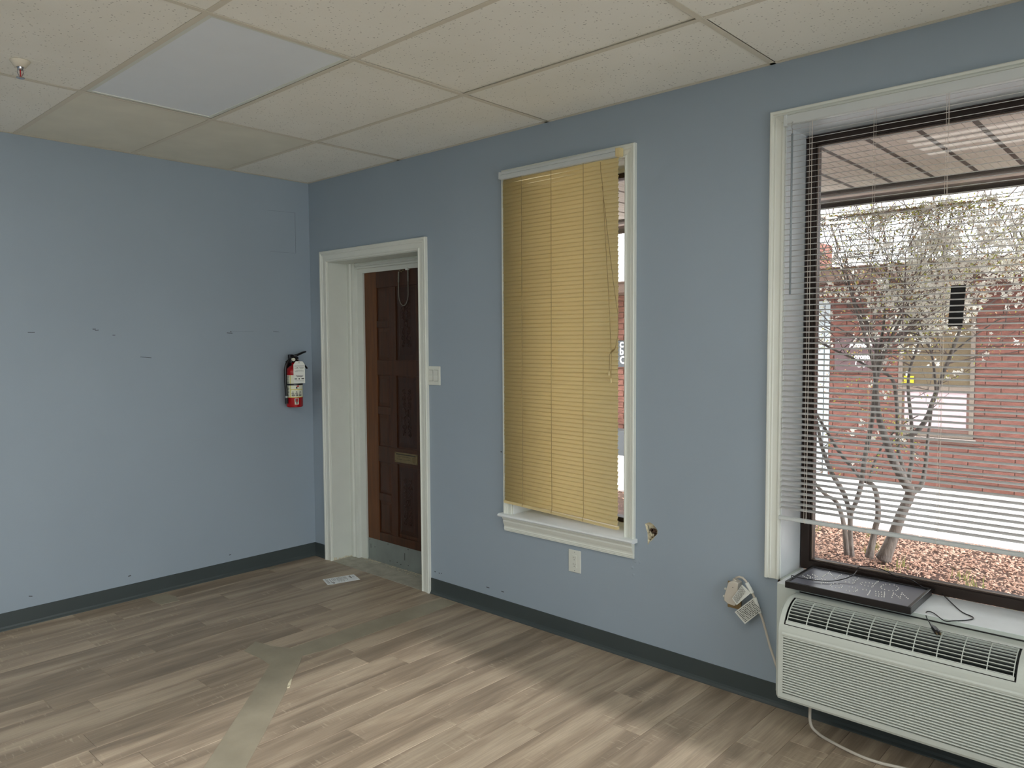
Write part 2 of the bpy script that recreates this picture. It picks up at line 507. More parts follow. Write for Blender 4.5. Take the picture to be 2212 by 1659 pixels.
# ceiling
cl = MB().box((0, YF, 2.83), (XR, 0.0, 2.86)).build('ceiling', 'plenum', kind='structure')
cl['label'] = 'dropped ceiling of white fissured tiles in a cream metal grid'
gx = [0.0, 1.027, 2.2445, 3.4645, 4.684, 5.903, XR]
gy = [0.0, -0.607, -1.222, -1.834, -2.444, -3.054, -3.664, -4.274, -4.884, -5.494, YF]
lights_on = {(3, 2), (3, 6), (1, 6)}
lights_off = {(1, 2)}
for i in range(len(gx) - 1):
    for j in range(len(gy) - 1):
        if (i, j) in lights_on or (i, j) in lights_off:
            continue
        a, b = gx[i] + 0.004, gx[i + 1] - 0.004
        c, d = gy[j + 1] + 0.004, gy[j] - 0.004
        cells = [(a, b)]
        if (i, j) == (1, 3):
            cells = [(a, 1.296), (1.300, b)]
        for (aa, bb) in cells:
            cx, cy = (aa + bb) / 2, (c + d) / 2
            hx, hy = (bb - aa) / 2, (d - c) / 2
            lift = 0.0035
            t = MB().box((-hx + (0.010 if j == 0 else 0), -hy, 0), (hx, hy - (0.012 if j == 0 else 0), 0.015)).build('ceiling_tile', 'plain_tile' if (i, j) in ((0, 1), (0, 2)) else 'tile')
            t.parent = cl
            t.location = (cx, cy, HC + lift)
            if (i, j) == (2, 1):   # one tile sits crooked in its grid
                t.rotation_euler = (0.008, 0, 0)
                t.location.z += 0.004
def tbar(a, b, name='grid_bar'):
    m_ = MB()
    (xa, ya), (xb, yb) = a, b
    if xa == xb:
        m_.prism([(xa - 0.012, HC + 0.0015), (xa - 0.012, HC), (xa + 0.012, HC), (xa + 0.012, HC + 0.0015), (xa + 0.0015, HC + 0.0015), (xa + 0.0015, HC + 0.035), (xa - 0.0015, HC + 0.035), (xa - 0.0015, HC + 0.0015)], 1, ya, yb)
    else:
        m_.prism([(ya - 0.012, HC + 0.0025), (ya - 0.012, HC + 0.001), (ya + 0.012, HC + 0.001), (ya + 0.012, HC + 0.0025), (ya + 0.0015, HC + 0.0025), (ya + 0.0015, HC + 0.035), (ya - 0.0015, HC + 0.035), (ya - 0.0015, HC + 0.0025)], 0, xa, xb)
    return m_.build(name, 'grid', cl)
for x in gx[1:-1]:
    tbar((x, YF), (x, 0))
for j, y in enumerate(gy[1:-1]):
    for i in range(len(gx) - 1):
        tbar((gx[i] + 0.0125, y), (gx[i + 1] - 0.0125, y))
MB().box((0, -0.02, HC), (XR, 0.0, HC + 0.002)).build('wall_angle', 'grid', cl)
MB().box((0, YF, HC), (0.02, -0.02, HC + 0.002)).build('wall_angle', 'grid', cl)

def troffer(i, j, on_, label):
    a, b = gx[i] + 0.013, gx[i + 1] - 0.013
    c, d = gy[j + 1] + 0.013, gy[j] - 0.013
    t = thing('ceiling_light', label, 'light', ((a + b) / 2, (c + d) / 2, HC + 0.002), 'recessed ceiling lights')
    fr = MB()
    e = 0.018
    fr.box((a, c, HC + 0.0035), (b, c + e, HC + 0.02)).box((a, d - e, HC + 0.0035), (b, d, HC + 0.02))
    fr.box((a, c + e, HC + 0.0035), (a + e, d - e, HC + 0.02)).box((b - e, c + e, HC + 0.0035), (b, d - e, HC + 0.02))
    fr.build('light_frame', 'trim', t)
    MB().box((a + e, c + e, HC + 0.006), (b - e, d - e, HC + 0.012)).build('diffuser', ('diff_fill' if j == 6 else 'diff_on') if on_ else 'diff_off', t)
    MB().box((a + 0.01, c + 0.01, HC + 0.021), (b - 0.01, d - 0.01, HC + 0.09)).build('light_housing', 'steel', t)
troffer(1, 2, False, 'unlit recessed ceiling light with smooth blue grey diffuser')
troffer(3, 2, True, 'lit recessed ceiling light nearest the window wall')
troffer(1, 6, True, 'added lit ceiling light, unseen behind the camera, brightening the left wall')  # rear fittings are added out of view to lift the left wall
for i, wh in ((3, 'nearest the shop window'),):
    troffer(i, 6, True, 'added lit ceiling light, unseen behind the camera, ' + wh)

# window wall with openings (door, narrow window, wide window, broken plaster)
DX0, DX1, DZ1 = 0.225, 1.21, 2.135
Y0, Y1, YZ0, YZ1 = 1.988, 2.735, 0.605, 2.448
B0, B1, BZ0, BZ1 = 3.522, 5.70, 0.56, 2.450
P0, P1, PZ0, PZ1 = 2.835, 2.935, 0.575, 0.705
TH = 0.25
def wallgrid(holes, xs, zs):
    m_ = MB()
    for i in range(len(xs) - 1):
        for k in range(len(zs) - 1):
            xc, zc = (xs[i] + xs[i + 1]) / 2, (zs[k] + zs[k + 1]) / 2
            if any(h[0] < xc < h[1] and h[2] < zc < h[3] for h in holes):
                continue
            m_.poly([(xs[i], 0, zs[k]), (xs[i + 1], 0, zs[k]), (xs[i + 1], 0, zs[k + 1]), (xs[i], 0, zs[k + 1])])
            m_.poly([(xs[i], TH, zs[k]), (xs[i], TH, zs[k + 1]), (xs[i + 1], TH, zs[k + 1]), (xs[i + 1], TH, zs[k])])
    for h in holes:
        a, b, c, d = h
        m_.poly([(a, 0, c), (a, TH, c), (a, TH, d), (a, 0, d)]); m_.poly([(b, 0, c), (b, 0, d), (b, TH, d), (b, TH, c)])
        m_.poly([(a, 0, d), (a, TH, d), (b, TH, d), (b, 0, d)]); m_.poly([(a, 0, c), (b, 0, c), (b, TH, c), (a, TH, c)])
    return m_
holes = [(DX0, DX1, -0.15, DZ1), (Y0, Y1, YZ0 - 0.02, YZ1), (B0, B1, BZ0 - 0.02, BZ1), (P0, P1, PZ0, PZ1)]
xs = sorted({-0.2, 0.0, DX0, DX1, Y0, Y1, P0, P1, B0, B1, XR, XR + 0.2})
zs = sorted({-0.15, 0.0, YZ0 - 0.02, BZ0 - 0.02, PZ0, PZ1, DZ1, YZ1, BZ1, 2.9})
wb = wallgrid(holes, xs, zs).build('wall_back', 'wall', kind='structure')
wb['label'] = 'blue grey painted wall with the door and two windows'
wl = MB().box((-0.2, YF - 0.2, -0.15), (0, 0.0, 2.9)).build('wall_left', 'wall', kind='structure')
wl['label'] = 'plain blue grey painted wall with a few scuffs'
SW0, SW1, SWZ0, SWZ1 = -5.7, -0.52, 0.06, 2.46
wr = MB()
wr.box((XR, YF - 0.2, -0.15), (XR + 0.2, SW0, 2.9)).box((XR, SW1, -0.15), (XR + 0.2, 0.0, 2.9))
wr.box((XR, SW0, -0.15), (XR + 0.2, SW1, SWZ0)).box((XR, SW0, SWZ1), (XR + 0.2, SW1, 2.9))
wr.build('wall_right', 'wall', kind='structure')
w3 = bpy.data.objects.new('window_3', None); COL.objects.link(w3); w3.location = (XR, -3.1, SWZ0); w3['kind'] = 'structure'; w3['label'] = 'unseen shop window, assumed in the wall right of the camera'  # window out of view, assumed so low sun and daylight enter the room
fm = MB()
fm.box((XR + .12, SW0, SWZ0), (XR + .17, SW1, SWZ0 + .05)).box((XR + .12, SW0, SWZ1 - .05), (XR + .17, SW1, SWZ1))
for yy in (SW0, (SW0 + SW1) / 2 - .025, SW1 - .05):
    fm.box((XR + .12, yy, SWZ0 + .05), (XR + .17, yy + .05, SWZ1 - .05))
fm.build('window_frame', 'bronze', w3)
for a_, b_ in ((SW0 + .05, (SW0 + SW1) / 2 - .025), ((SW0 + SW1) / 2 + .025, SW1 - .05)):
    MB().box((XR + .14, a_, SWZ0 + .05), (XR + .146, b_, SWZ1 - .05)).build('glass_pane', 'glass', w3)
MB().box((0, YF - 0.2, -0.15), (XR, YF, 2.9)).build('wall_front', 'wall', kind='structure')

# broken plaster filling its hole in the wall
rim = [(0.30, 0.22), (0.16, 0.10), (0.19, 0.30), (0.30, 0.42), (0.34, 0.6), (0.37, 0.78), (0.45, 0.93), (0.56, 0.78), (0.68, 0.66), (0.82, 0.50), (0.86, 0.36), (0.78, 0.20), (0.62, 0.08), (0.45, 0.05)]
rim = [(P0 + p[0] * (P1 - P0), PZ1 - p[1] * (PZ1 - PZ0)) for p in [(0.14, 0.14), (0.20, 0.30), (0.28, 0.45), (0.30, 0.62), (0.30, 0.78), (0.30, 0.93), (0.40, 0.80), (0.55, 0.70), (0.70, 0.56), (0.84, 0.44), (0.86, 0.32), (0.74, 0.20), (0.58, 0.10), (0.40, 0.05)]]
k = len(rim)
outer = []
cxp, czp = (P0 + P1) / 2, (PZ0 + PZ1) / 2
for (x, z) in rim:
    dx, dz = x - cxp, z - czp
    s_ = min((0.5 * (P1 - P0)) / abs(dx) if abs(dx) > 1e-6 else 1e9, (0.5 * (PZ1 - PZ0)) / abs(dz) if abs(dz) > 1e-6 else 1e9)
    outer.append((cxp + dx * s_, czp + dz * s_))
corn = [(P0, PZ1), (P0, PZ0), (P1, PZ0), (P1, PZ1)]
m_ = MB()
for i in range(k):
    j = (i + 1) % k
    pts = [(rim[i][0], 0, rim[i][1]), (outer[i][0], 0, outer[i][1])]
    o1, o2 = outer[i], outer[j]
    for c in corn:
        same1 = abs(c[0] - o1[0]) < 1e-6 or abs(c[1] - o1[1]) < 1e-6
        same2 = abs(c[0] - o2[0]) < 1e-6 or abs(c[1] - o2[1]) < 1e-6
        onsame = (abs(o1[0] - o2[0]) < 1e-6 and abs(o1[0]-c[0])<1e-6) or (abs(o1[1] - o2[1]) < 1e-6 and abs(o1[1]-c[1])<1e-6)
        if same1 and same2 and not onsame:
            pts.append((c[0], 0, c[1]))
    pts += [(o2[0], 0, o2[1]), (rim[j][0], 0, rim[j][1])]
    m_.poly(pts)
m_.build('wall_patch', 'wall', wb)
m_ = MB()
rr = random.Random(3)
inner = [(cxp + (x - cxp) * 0.72 + rr.uniform(-.003, .003), 0.010 + rr.uniform(-.003, .004), czp + (z - czp) * 0.72 + 0.004) for x, z in rim]
for i in range(k):
    j = (i + 1) % k
    m_.poly([(rim[i][0], 0, rim[i][1]), (rim[j][0], 0, rim[j][1]), inner[j], inner[i]])
m_.poly([(p[0], p[1] + 0.004, p[2]) for p in inner])
for q in range(16):
    a = rr.random() * 6.28; rad = rr.random() ** 0.5
    x = cxp - 0.004 + math.cos(a) * rad * 0.018; z = czp - 0.008 + math.sin(a) * rad * 0.032
    m_.frame_box((x, 0.008, z), (rr.uniform(.002, .005), 0, rr.uniform(-.002, .002)), (0, rr.uniform(.003, .006), 0), (rr.uniform(-.001, .001), 0, rr.uniform(.002, .005)))
m_.build('plaster_hole', 'plaster', wb)
m_ = MB()
for x, z, r_ in [(cxp + .012, czp + .018, .017), (cxp + .022, czp + .002, .012), (cxp - 0.002, czp + .022, .009), (cxp - .012, czp - .004, .004), (cxp - .010, czp - .026, .003), (cxp + 0.004, czp - .014, .004)]:
    pts = []
    for q in range(9):
        a = q * 2 * math.pi / 9
        pts.append((x + math.cos(a) * r_ * rr.uniform(.7, 1.15), 0.0035, z + math.sin(a) * r_ * rr.uniform(.7, 1.15)))
    m_.poly(pts)
m_.build('dark_cavity', 'plaster_dark', wb)
# small blistered dents below the window end
for (u, v, r_) in [(1372, 1212, .010), (1382, 1215, .008), (1366, 1226, .008), (1368, 1241, .009)]:
    p = on(1, 0, u, v)
    MB().lathe([(0, -0.0012), (r_ * .6, -0.0014), (r_, 0.0)], (p.x, 0, p.z), 12, 1).build('paint_blister', 'wall', wb, smooth=True)

# scuffs on the left wall, on it at the places the photograph shows
for (u0, v0, u1, v1, h) in [(60, 718, 75, 718, .004), (200, 711, 207, 711, .004), (205, 714, 213, 713, .004), (243, 724, 249, 724, .003), (303, 771, 327, 773, .003), (490, 719, 502, 720, .004), (497, 716, 500, 717, .004), (590, 716, 603, 717, .002), (277, 1245, 283, 1243, .006), (62, 1288, 70, 1288, .005), (495, 1199, 499, 1198, .005)]:
    a = on(0, 0, u0, v0); b = on(0, 0, u1, v1)
    MB().hexa([(0, a.y, a.z - h / 2), (0.0006, a.y, a.z - h / 2), (0.0006, b.y, b.z - h / 2), (0, b.y, b.z - h / 2), (0, a.y, a.z + h / 2), (0.0006, a.y, a.z + h / 2), (0.0006, b.y, b.z + h / 2), (0, b.y, b.z + h / 2)]).build('scuff_mark', 'scuff', wl)
for (u0, v0, u1, v1) in [(578, 454, 637, 460), (637, 460, 639, 547), (583, 543, 639, 547), (500, 716, 548, 716)]:
    a = on(0, 0.0005, u0, v0); b = on(0, 0.0005, u1, v1)
    MB().tube([a, b], 0.0008, 4).build('hairline_mark', 'hairline', wl)
for (u, v) in [(485, 772), (1372, 1213)]:
    pass
for (u, v, w_) in [(940, 1235, .006), (949, 1238, .005), (954, 1239, .003), (1054, 1269, .012), (1086, 1278, .010), (1083, 976, .006)]:
    p = on(1, 0, u, v)
    MB().box((p.x - w_, -0.0006, p.z - .0025), (p.x + w_, 0, p.z + .0025)).build('scuff_mark', 'scuff', wb)

# vinyl cove base: thin face, small toe
def base_prof(s=1):
    return [(0, 0), (0.014 * s, 0), (0.013 * s, 0.004), (0.006 * s, 0.012), (0.0035 * s, 0.022), (0.003 * s, 0.096), (0, 0.0975)]
MB().prism([(p, z) for p, z in base_prof()], 1, YF, 0).build('baseboard_left', 'base', kind='structure')
b1 = MB().prism([(-p, z) for p, z in base_prof()], 0, 0.0, 0.148).build('baseboard_back', 'base', kind='structure')
b1['label'] = 'short piece of charcoal vinyl base between corner and door'
b2 = MB().prism([(-p, z) for p, z in base_prof()], 0, 1.287, XR).build('baseboard_right', 'base', kind='structure')
b2['label'] = 'charcoal vinyl base running under both windows'

# mitred casing around an opening; path is walked with the opening on its right hand
def casing(path, prof, name, m, parent):
    m_ = MB()
    n = len(path)
    dirs = []
    for i in range(n - 1):
        d = Vector((path[i + 1][0] - path[i][0], path[i + 1][1] - path[i][1])).normalized()
        dirs.append(d)
    k = len(prof)
    for i, (x, z) in enumerate(path):
        if i == 0: nd = Vector((-dirs[0].y, dirs[0].x)); sc_ = 1
        elif i == n - 1: nd = Vector((-dirs[-1].y, dirs[-1].x)); sc_ = 1
        else:
            a = Vector((-dirs[i - 1].y, dirs[i - 1].x)); b = Vector((-dirs[i].y, dirs[i].x))
            nd = (a + b); sc_ = 1
            nd = nd / (1 + a.dot(b))
        for (o_, y) in prof:
            m_.v.append((x + nd.x * o_, y, z + nd.y * o_))
    for i in range(n - 1):
        for q in range(k):
            r_ = (q + 1) % k
            m_.f.append((i * k + q, i * k + r_, (i + 1) * k + r_, (i + 1) * k + q))
    m_.f.append(tuple(range(k)))
    m_.f.append(tuple((n - 1) * k + q for q in range(k))[::-1])
    return m_.build(name, m, parent)
def casprof(w_):
    t = [(0, 0), (0, -.013), (.05, -.017), (.13, -.018), (.18, -.014), (.26, -.0125), (.55, -.015), (.62, -.0185), (.68, -.0165), (.74, -.017), (.80, -.022), (.93, -.023), (1, -.019), (1, 0)]
    return [(a * w_, y) for a, y in t]

# ---- door_1
d1 = thing('door_1', 'dark stained panelled wood door in a deep white frame', None, (0.7, 0.2, 0), kind='structure')
casing([(DX0, -0.004), (DX0, DZ1), (DX1, DZ1), (DX1, 0.0)], casprof(0.076), 'door_casing', 'trim', d1)
# jambs lining the recess
MB().box((DX0, -0.002, 0.0), (DX0 + 0.004, 0.16, DZ1)).build('jamb', 'worn', d1)
MB().box((DX1 - 0.004, -0.002, 0.0), (DX1, 0.20, DZ1)).build('jamb', 'worn', d1)
MB().box((DX0 + 0.004, -0.002, DZ1 - 0.004), (DX1 - 0.004, 0.16, DZ1)).build('head_jamb', 'worn', d1)
# stepped inner frame, left and head and a slim right
def stepprof(s):
    return [(0, 0.158), (0.012, 0.154), (0.030, 0.154), (0.040, 0.163), (0.052, 0.163), (0.060, 0.158), (0.080, 0.163), (0.084, 0.185), (0.142, 0.190), (0.142, 0.25), (0, 0.25)]
MB().prism([(DX0 + 0.004 + p, y) for p, y in stepprof(1)], 2, 0.0, DZ1 - 0.004).build('inner_frame', 'worn', d1)
MB().prism([(y, DZ1 - 0.004 - p * 0.5) for p, y in stepprof(1)], 0, DX0 + 0.1, DX1 - 0.004).build('inner_frame', 'worn', d1)
MB().box((DX1 - 0.014, 0.158, 0), (DX1 - 0.004, 0.25, DZ1 - 0.004)).build('inner_frame', 'worn', d1)
# chipped foot of the left jamb
m_ = MB()
for (x, z) in [(0.2295, .0), (0.2295, .02)]:
    pass
for q in range(12):
    y = 0.004 + q * 0.013
    m_.box((DX0 + 0.003, y, 0), (DX0 + 0.0046, y + 0.009, rr.uniform(.004, .022)))
m_.build('paint_chip', 'plaster', d1)
leaf = MB().box((0.371, 0.213, 0.012), (1.19, 0.252, 2.066)).build('door_leaf', 'wood', d1)
FY = 0.204
def rail(a, b, c, d, name, m='wood'):
    return MB().box((a + .0004, FY, c + .0004), (b - .0004, 0.2135, d - .0004)).build(name, m, d1, bevel=0.002)
rail(0.371, 0.505, 0.012, 2.066, 'stile', 'wood_stile')
rail(1.135, 1.19, 0.012, 2.066, 'stile')
for za, zb in ((0.217, 0.727), (0.839, 1.339), (1.445, 1.95)):
    rail(0.645, 0.715, za, zb, 'mullion')
    rail(0.925, 0.995, za, zb, 'mullion')
rows_s = [(1.717, 1.95), (1.445, 1.671), (1.117, 1.339), (0.839, 1.064), (0.50, 0.727), (0.217, 0.45)]
rows_c = [(1.446, 1.945), (0.845, 1.332), (0.235, 0.713)]
rail(0.505, 1.135, 1.95, 2.066, 'rail')
rail(0.505, 1.135, 1.339, 1.445, 'rail')
rail(0.505, 1.135, 0.727, 0.839, 'rail')
rail(0.505, 1.135, 0.012, 0.217, 'rail')
for (a, b) in ((0.505, 0.645), (0.995, 1.135)):
    for z0, z1 in ((1.671, 1.717), (1.064, 1.117), (0.45, 0.50)):
        rail(a, b, z0, z1, 'short_rail')
def raised(a, b, c, d, e, m, name, yf=0.2065):
    mm = MB()
    mm.hexa([(a, .2131, c), (b, .2131, c), (b, .2131, d), (a, .2131, d), (a + e, yf, c + e), (b - e, yf, c + e), (b - e, yf, d - e), (a + e, yf, d - e)])
    return mm.build(name, m, d1)
for z0, z1 in rows_s:
    raised(0.509, 0.641, z0 + .004, z1 - .004, 0.024, 'wood', 'door_panel')
    raised(0.999, 1.131, z0 + .004, z1 - .004, 0.024, 'wood', 'door_panel')
def scroll(cx, cz, r0, turns, sgn, start):
    pts = []
    n = 18
    for i in range(n + 1):
        t = i / n
        r = r0 * (1 - 0.8 * t)
        a = start + sgn * turns * 2 * math.pi * t
        pts.append((cx + r * math.cos(a), 0.2055, cz + r * math.sin(a)))
    return pts
for z0, z1 in rows_c:
    p = raised(0.72, 0.921, z0 + .004, z1 - .004, 0.034, 'wood_dark', 'carved_panel')
    cz = (z0 + z1) / 2; cx = 0.8205
    cv = MB()
    for sx in (-1, 1):
        for sz in (-1, 1):
            cv.tube(scroll(cx + sx * .028, cz + sz * .150, .017, 1.2, sx * sz, math.pi / 2 * -sz), .0028, 5)
            cv.tube(scroll(cx + sx * .036, cz + sz * .095, .013, 1.1, -sx * sz, math.pi / 2 * sz), .0025, 5)
            cv.tube(scroll(cx + sx * .026, cz + sz * .050, .016, 1.1, sx * sz, math.pi / 2 * -sz), .0028, 5)
            S_ = [(cx + sx * (.008 + .030 * math.sin(t * math.pi * 1.5) ** 2), 0.2055, cz + sz * (.008 + t * .135)) for t in [q / 14 for q in range(15)]]
            cv.tube(S_, .003, 5)
            for q in range(6):
                zz = cz + sz * (.02 + q * .022)
                cv.tube([(cx + sx * .012, .2055, zz), (cx + sx * .024, .2052, zz + sz * .010), (cx + sx * .044, .2058, zz + sz * .006)], [.003, .003, .001], 5)
    cv.tube([(cx + .018 * math.cos(a * math.pi / 6), .2055, cz + .022 * math.sin(a * math.pi / 6)) for a in range(13)], .003, 5)
    cv.lathe([(0, -.004), (.008, -.003), (.011, 0)], (cx, .2065, cz), 10, 1)
    cv.build('carving', 'wood_dark', p, smooth=True)
# kick plate
kp = MB().box((0.372, 0.2015, 0.010), (1.188, 0.2038, 0.158)).build('kick_plate', 'steel', d1)
for (x, z) in [(0.39, .145), (0.60, .147), (0.82, .148), (0.45, .10), (0.62, .03), (0.82, .035), (0.70, .035), (0.74, .028), (1.0, .147)]:
    MB().lathe([(0, -.0012), (.003, -.001), (.0034, 0)], (x, .2015, z), 8, 1).build('screw_head', 'slot', kp)
for (a, b) in [((.40, .085), (.402, .115)), ((.78, .065), (.783, .115))]:
    MB().box((a[0], .2012, a[1]), (b[0] + .002, .2016, b[1])).build('scratch', 'slot', kp)
# mail slot
ms = MB().box((0.690, 0.2005, 0.742), (0.930, 0.2045, 0.812)).build('mail_slot', 'brass', d1, bevel=0.001)
MB().box((0.712, 0.1985, 0.752), (0.908, 0.2008, 0.796)).build('slot_flap', 'brass', ms, bevel=0.0008)
MB().box((0.708, 0.1995, 0.797), (0.912, 0.2006, 0.802)).build('slot_gap', 'slot', ms)
MB().tube([(0.893, .197, .755), (0.895, .191, .765), (0.893, .191, .783), (0.893, .198, .790)], .002, 6).build('flap_pull', 'brass', ms)
for z, t_ in ((.776, 'LETTERS'),):
    text_mesh(t_, .014, 'flap_print', 'slot', ms, (.745, .1982, .768), (1, 0, 0), (0, 0, 1), depth=.0003, width=.11) if False else None
for (x, z) in [(.697, .805), (.923, .805), (.697, .749), (.923, .749)]:
    MB().lathe([(0, -.0012), (.0025, -.001), (.003, 0)], (x, .2005, z), 8, 1).build('screw_head', 'slot', ms)
for q in range(2):
    MB().box((.72, .1982, .784 - q * .02), (.86, .1986, .7855 - q * .02)).build('worn_line', 'slot', ms)
# restraint cord hanging from the door head
rc = thing('restraint_cord', 'grey looped restraint cord hanging at the top of the wooden door', 'cord', (0.80, 0.19, 2.0))
MB().tube([(.768, .196, 2.045), (.778, .192, 2.053), (.788, .195, 2.047), (.798, .192, 2.042), (.808, .195, 2.050), (.818, .192, 2.056), (.826, .196, 2.047)], .0035, 6).build('chain_link', 'brass', rc, smooth=True)
MB().box((.846, .186, 2.050), (.876, .200, 2.068)).build('bracket', 'plate', rc, bevel=.002)
MB().tube([(.768, .195, 2.045), (.766, .194, 1.975)], .0055, 8).build('sleeve', 'rubber', rc)
MB().tube([(.864, .195, 2.052), (.866, .194, 1.975)], .0055, 8).build('sleeve', 'rubber', rc)
MB().tube([(.766, .194, 1.98)] + [(.816 - .05 * math.cos(a * math.pi / 12), .194, 1.90 - .085 * math.sin(a * math.pi / 12)) for a in range(13)] + [(.866, .194, 1.98)], .0032, 6).build('cord_loop', 'rubber', rc, smooth=True)
# threshold slab in the recess
th = MB().box((DX0 + .004, -0.012, -0.01), (DX1 - .004, 0.2, 0.0015)).build('trim_3', 'concrete', kind='structure')
th['label'] = 'dusty bare concrete threshold inside the door recess'
MB().box((DX0, 0.2, -0.12), (DX1, 0.30, 0.010)).build('door_sill', 'steel', d1)
db = MB()
for q in range(60):
    x = R.uniform(.36, 1.0); y = .198 - abs(R.gauss(0, .025))
    if y < 0.02: continue
    a = R.random() * 6.28; l = R.uniform(.003, .010)
    db.frame_box((x, y, .0025), (math.cos(a) * l, math.sin(a) * l, 0), (-math.sin(a) * .0015, math.cos(a) * .0015, 0), (0, 0, .001))
tag(db.build('debris', 'plaster', origin=None), 'pale crumbs and dirt scattered along the foot of the door', 'debris', kind='stuff')

# ---- window_1 (narrow) and window_2 (wide)
w1 = thing('window_1', 'narrow window in white moulded trim behind a yellowed blind', None, (2.36, 0, 0.6), kind='structure')
casing([(Y0, YZ0), (Y0, YZ1), (Y1, YZ1), (Y1, YZ0)], casprof(0.061), 'window_casing', 'trim', w1)
for a, b in (((Y0, -.002, YZ0), (Y0 + .004, .2, YZ1)), ((Y1 - .004, -.002, YZ0), (Y1, .2, YZ1)), ((Y0 + .004, -.002, YZ1 - .004), (Y1 - .004, .2, YZ1))):
    MB().box(a, b).build('reveal', 'sill', w1)
st = MB()
st.prism([(0.2, YZ0), (0.2, YZ0 - .019), (-.035, YZ0 - .019), (-.046, YZ0 - .016), (-.050, YZ0 - .0095), (-.046, YZ0 - .003), (-.035, YZ0)], 0, Y0 + .001, Y1 - .001)
st.prism([(-.0005, YZ0), (-.0005, YZ0 - .019), (-.035, YZ0 - .019), (-.046, YZ0 - .016), (-.050, YZ0 - .0095), (-.046, YZ0 - .003), (-.035, YZ0)], 0, Y0 - .080, Y0 + .001)
st.prism([(-.0005, YZ0), (-.0005, YZ0 - .019), (-.035, YZ0 - .019), (-.046, YZ0 - .016), (-.050, YZ0 - .0095), (-.046, YZ0 - .003), (-.035, YZ0)], 0, Y1 - .001, Y1 + .072)
st.build('window_stool', 'sill', w1)
ap = [(-.0005, .585), (-.030, .585), (-.031, .578), (-.024, .572), (-.022, .566), (-.024, .560), (-.020, .548), (-.014, .535), (-.013, .528), (-.017, .522), (-.014, .519), (-.016, .514), (-.012, .511), (-.013, .506), (-.0005, .504)]
MB().prism(ap, 0, Y0 - .060, Y1 + .055).build('apron', 'trim', w1)
def frame(x0, x1, z0, z1, y0, y1, wd, name, m, parent):
    f = MB()
    f.box((x0, y0, z0), (x1, y1, z0 + wd)).box((x0, y0, z1 - wd), (x1, y1, z1)).box((x0, y0, z0 + wd), (x0 + wd, y1, z1 - wd)).box((x1 - wd, y0, z0 + wd), (x1, y1, z1 - wd))
    return f.build(name, m, parent)
frame(Y0 + .004, Y1 - .004, YZ0, YZ1 - .004, .185, .245, .040, 'window_frame', 'bronze', w1)
frame(Y0 + .004, Y1 - .004, YZ0, YZ1 - .004, .172, .186, .016, 'glazing_bead', 'trim', w1)
MB().box((Y0 + .04, .214, YZ0 + .036), (Y1 - .04, .220, YZ1 - .04)).build('glass_pane', 'glass', w1)

w2 = thing('window_2', 'wide dark bronze framed window over the heating unit', None, (4.6, 0, 0.56), kind='structure')
casing([(B0, BZ0 - .003), (B0, BZ1), (B1, BZ1), (B1, BZ0 - .003)], casprof(0.062), 'window_casing', 'trim', w2)
for a, b in (((B0, -.002, BZ0), (B0 + .004, .198, BZ1)), ((B1 - .004, -.002, BZ0), (B1, .198, BZ1)), ((B0 + .004, -.002, BZ1 - .004), (B1 - .004, .198, BZ1))):
    MB().box(a, b).build('reveal', 'sill', w2)
frame(B0 + .008, B1 - .008, BZ0 + .002, BZ1 - .008, .198, .248, .044, 'window_frame', 'bronze', w2)
frame(B0 + .038, B1 - .038, BZ0 + .032, BZ1 - .038, .190, .199, .010, 'glazing_bead', 'bronze', w2)
frame(B0 + .050, B1 - .050, BZ0 + .044, BZ1 - .050, .206, .214, .005, 'glazing_gasket', 'bronze_light', w2)
MB().box((B0 + .05, .216, BZ0 + .044), (B1 - .05, .222, BZ1 - .050)).build('glass_pane', 'glass', w2)
# white sill over the boxed-out section
sl = MB()
sl.box((B0, 0.0, BZ0 - .02), (B1, .2, BZ0))
sl.box((3.54, -.070, .10), (B1 + .02, -.0005, BZ0 - .0005))
s2 = sl.build('trim_1', 'acbox', kind='structure')
s2['label'] = 'off white boxed-out wall section below the wide window'
s3 = MB().box((3.540, -.0715, BZ0 - .0008), (B1, .198, BZ0 + .0012)).build('trim_2', 'sill', kind='structure')
s3['label'] = 'white painted sill of the wide window'
# broken corner under the left casing end
m_ = MB()
for q in range(14):
    m_.frame_box((3.526 + rr.uniform(-.010, .012), rr.uniform(-.006, .0), .548 + rr.uniform(-.010, .008)), (rr.uniform(.002, .004), 0, .001), (0, .003, 0), (0, .001, rr.uniform(.002, .003)))
m_.build('plaster_chip', 'plaster_dark', w2)

# black card on the glass of the wide window
bc = MB()
pts = [on(1, .2155, *p) for p in [(2055, 617), (2087, 615), (2079, 705), (2048, 705)]]
bc.hexa([(p.x, .2130, p.z) for p in pts] + [(p.x, .2158, p.z) for p in pts])
bc.build('black_card', 'black', label='black rectangle of card stuck upright on the wide window glass', cat='card')

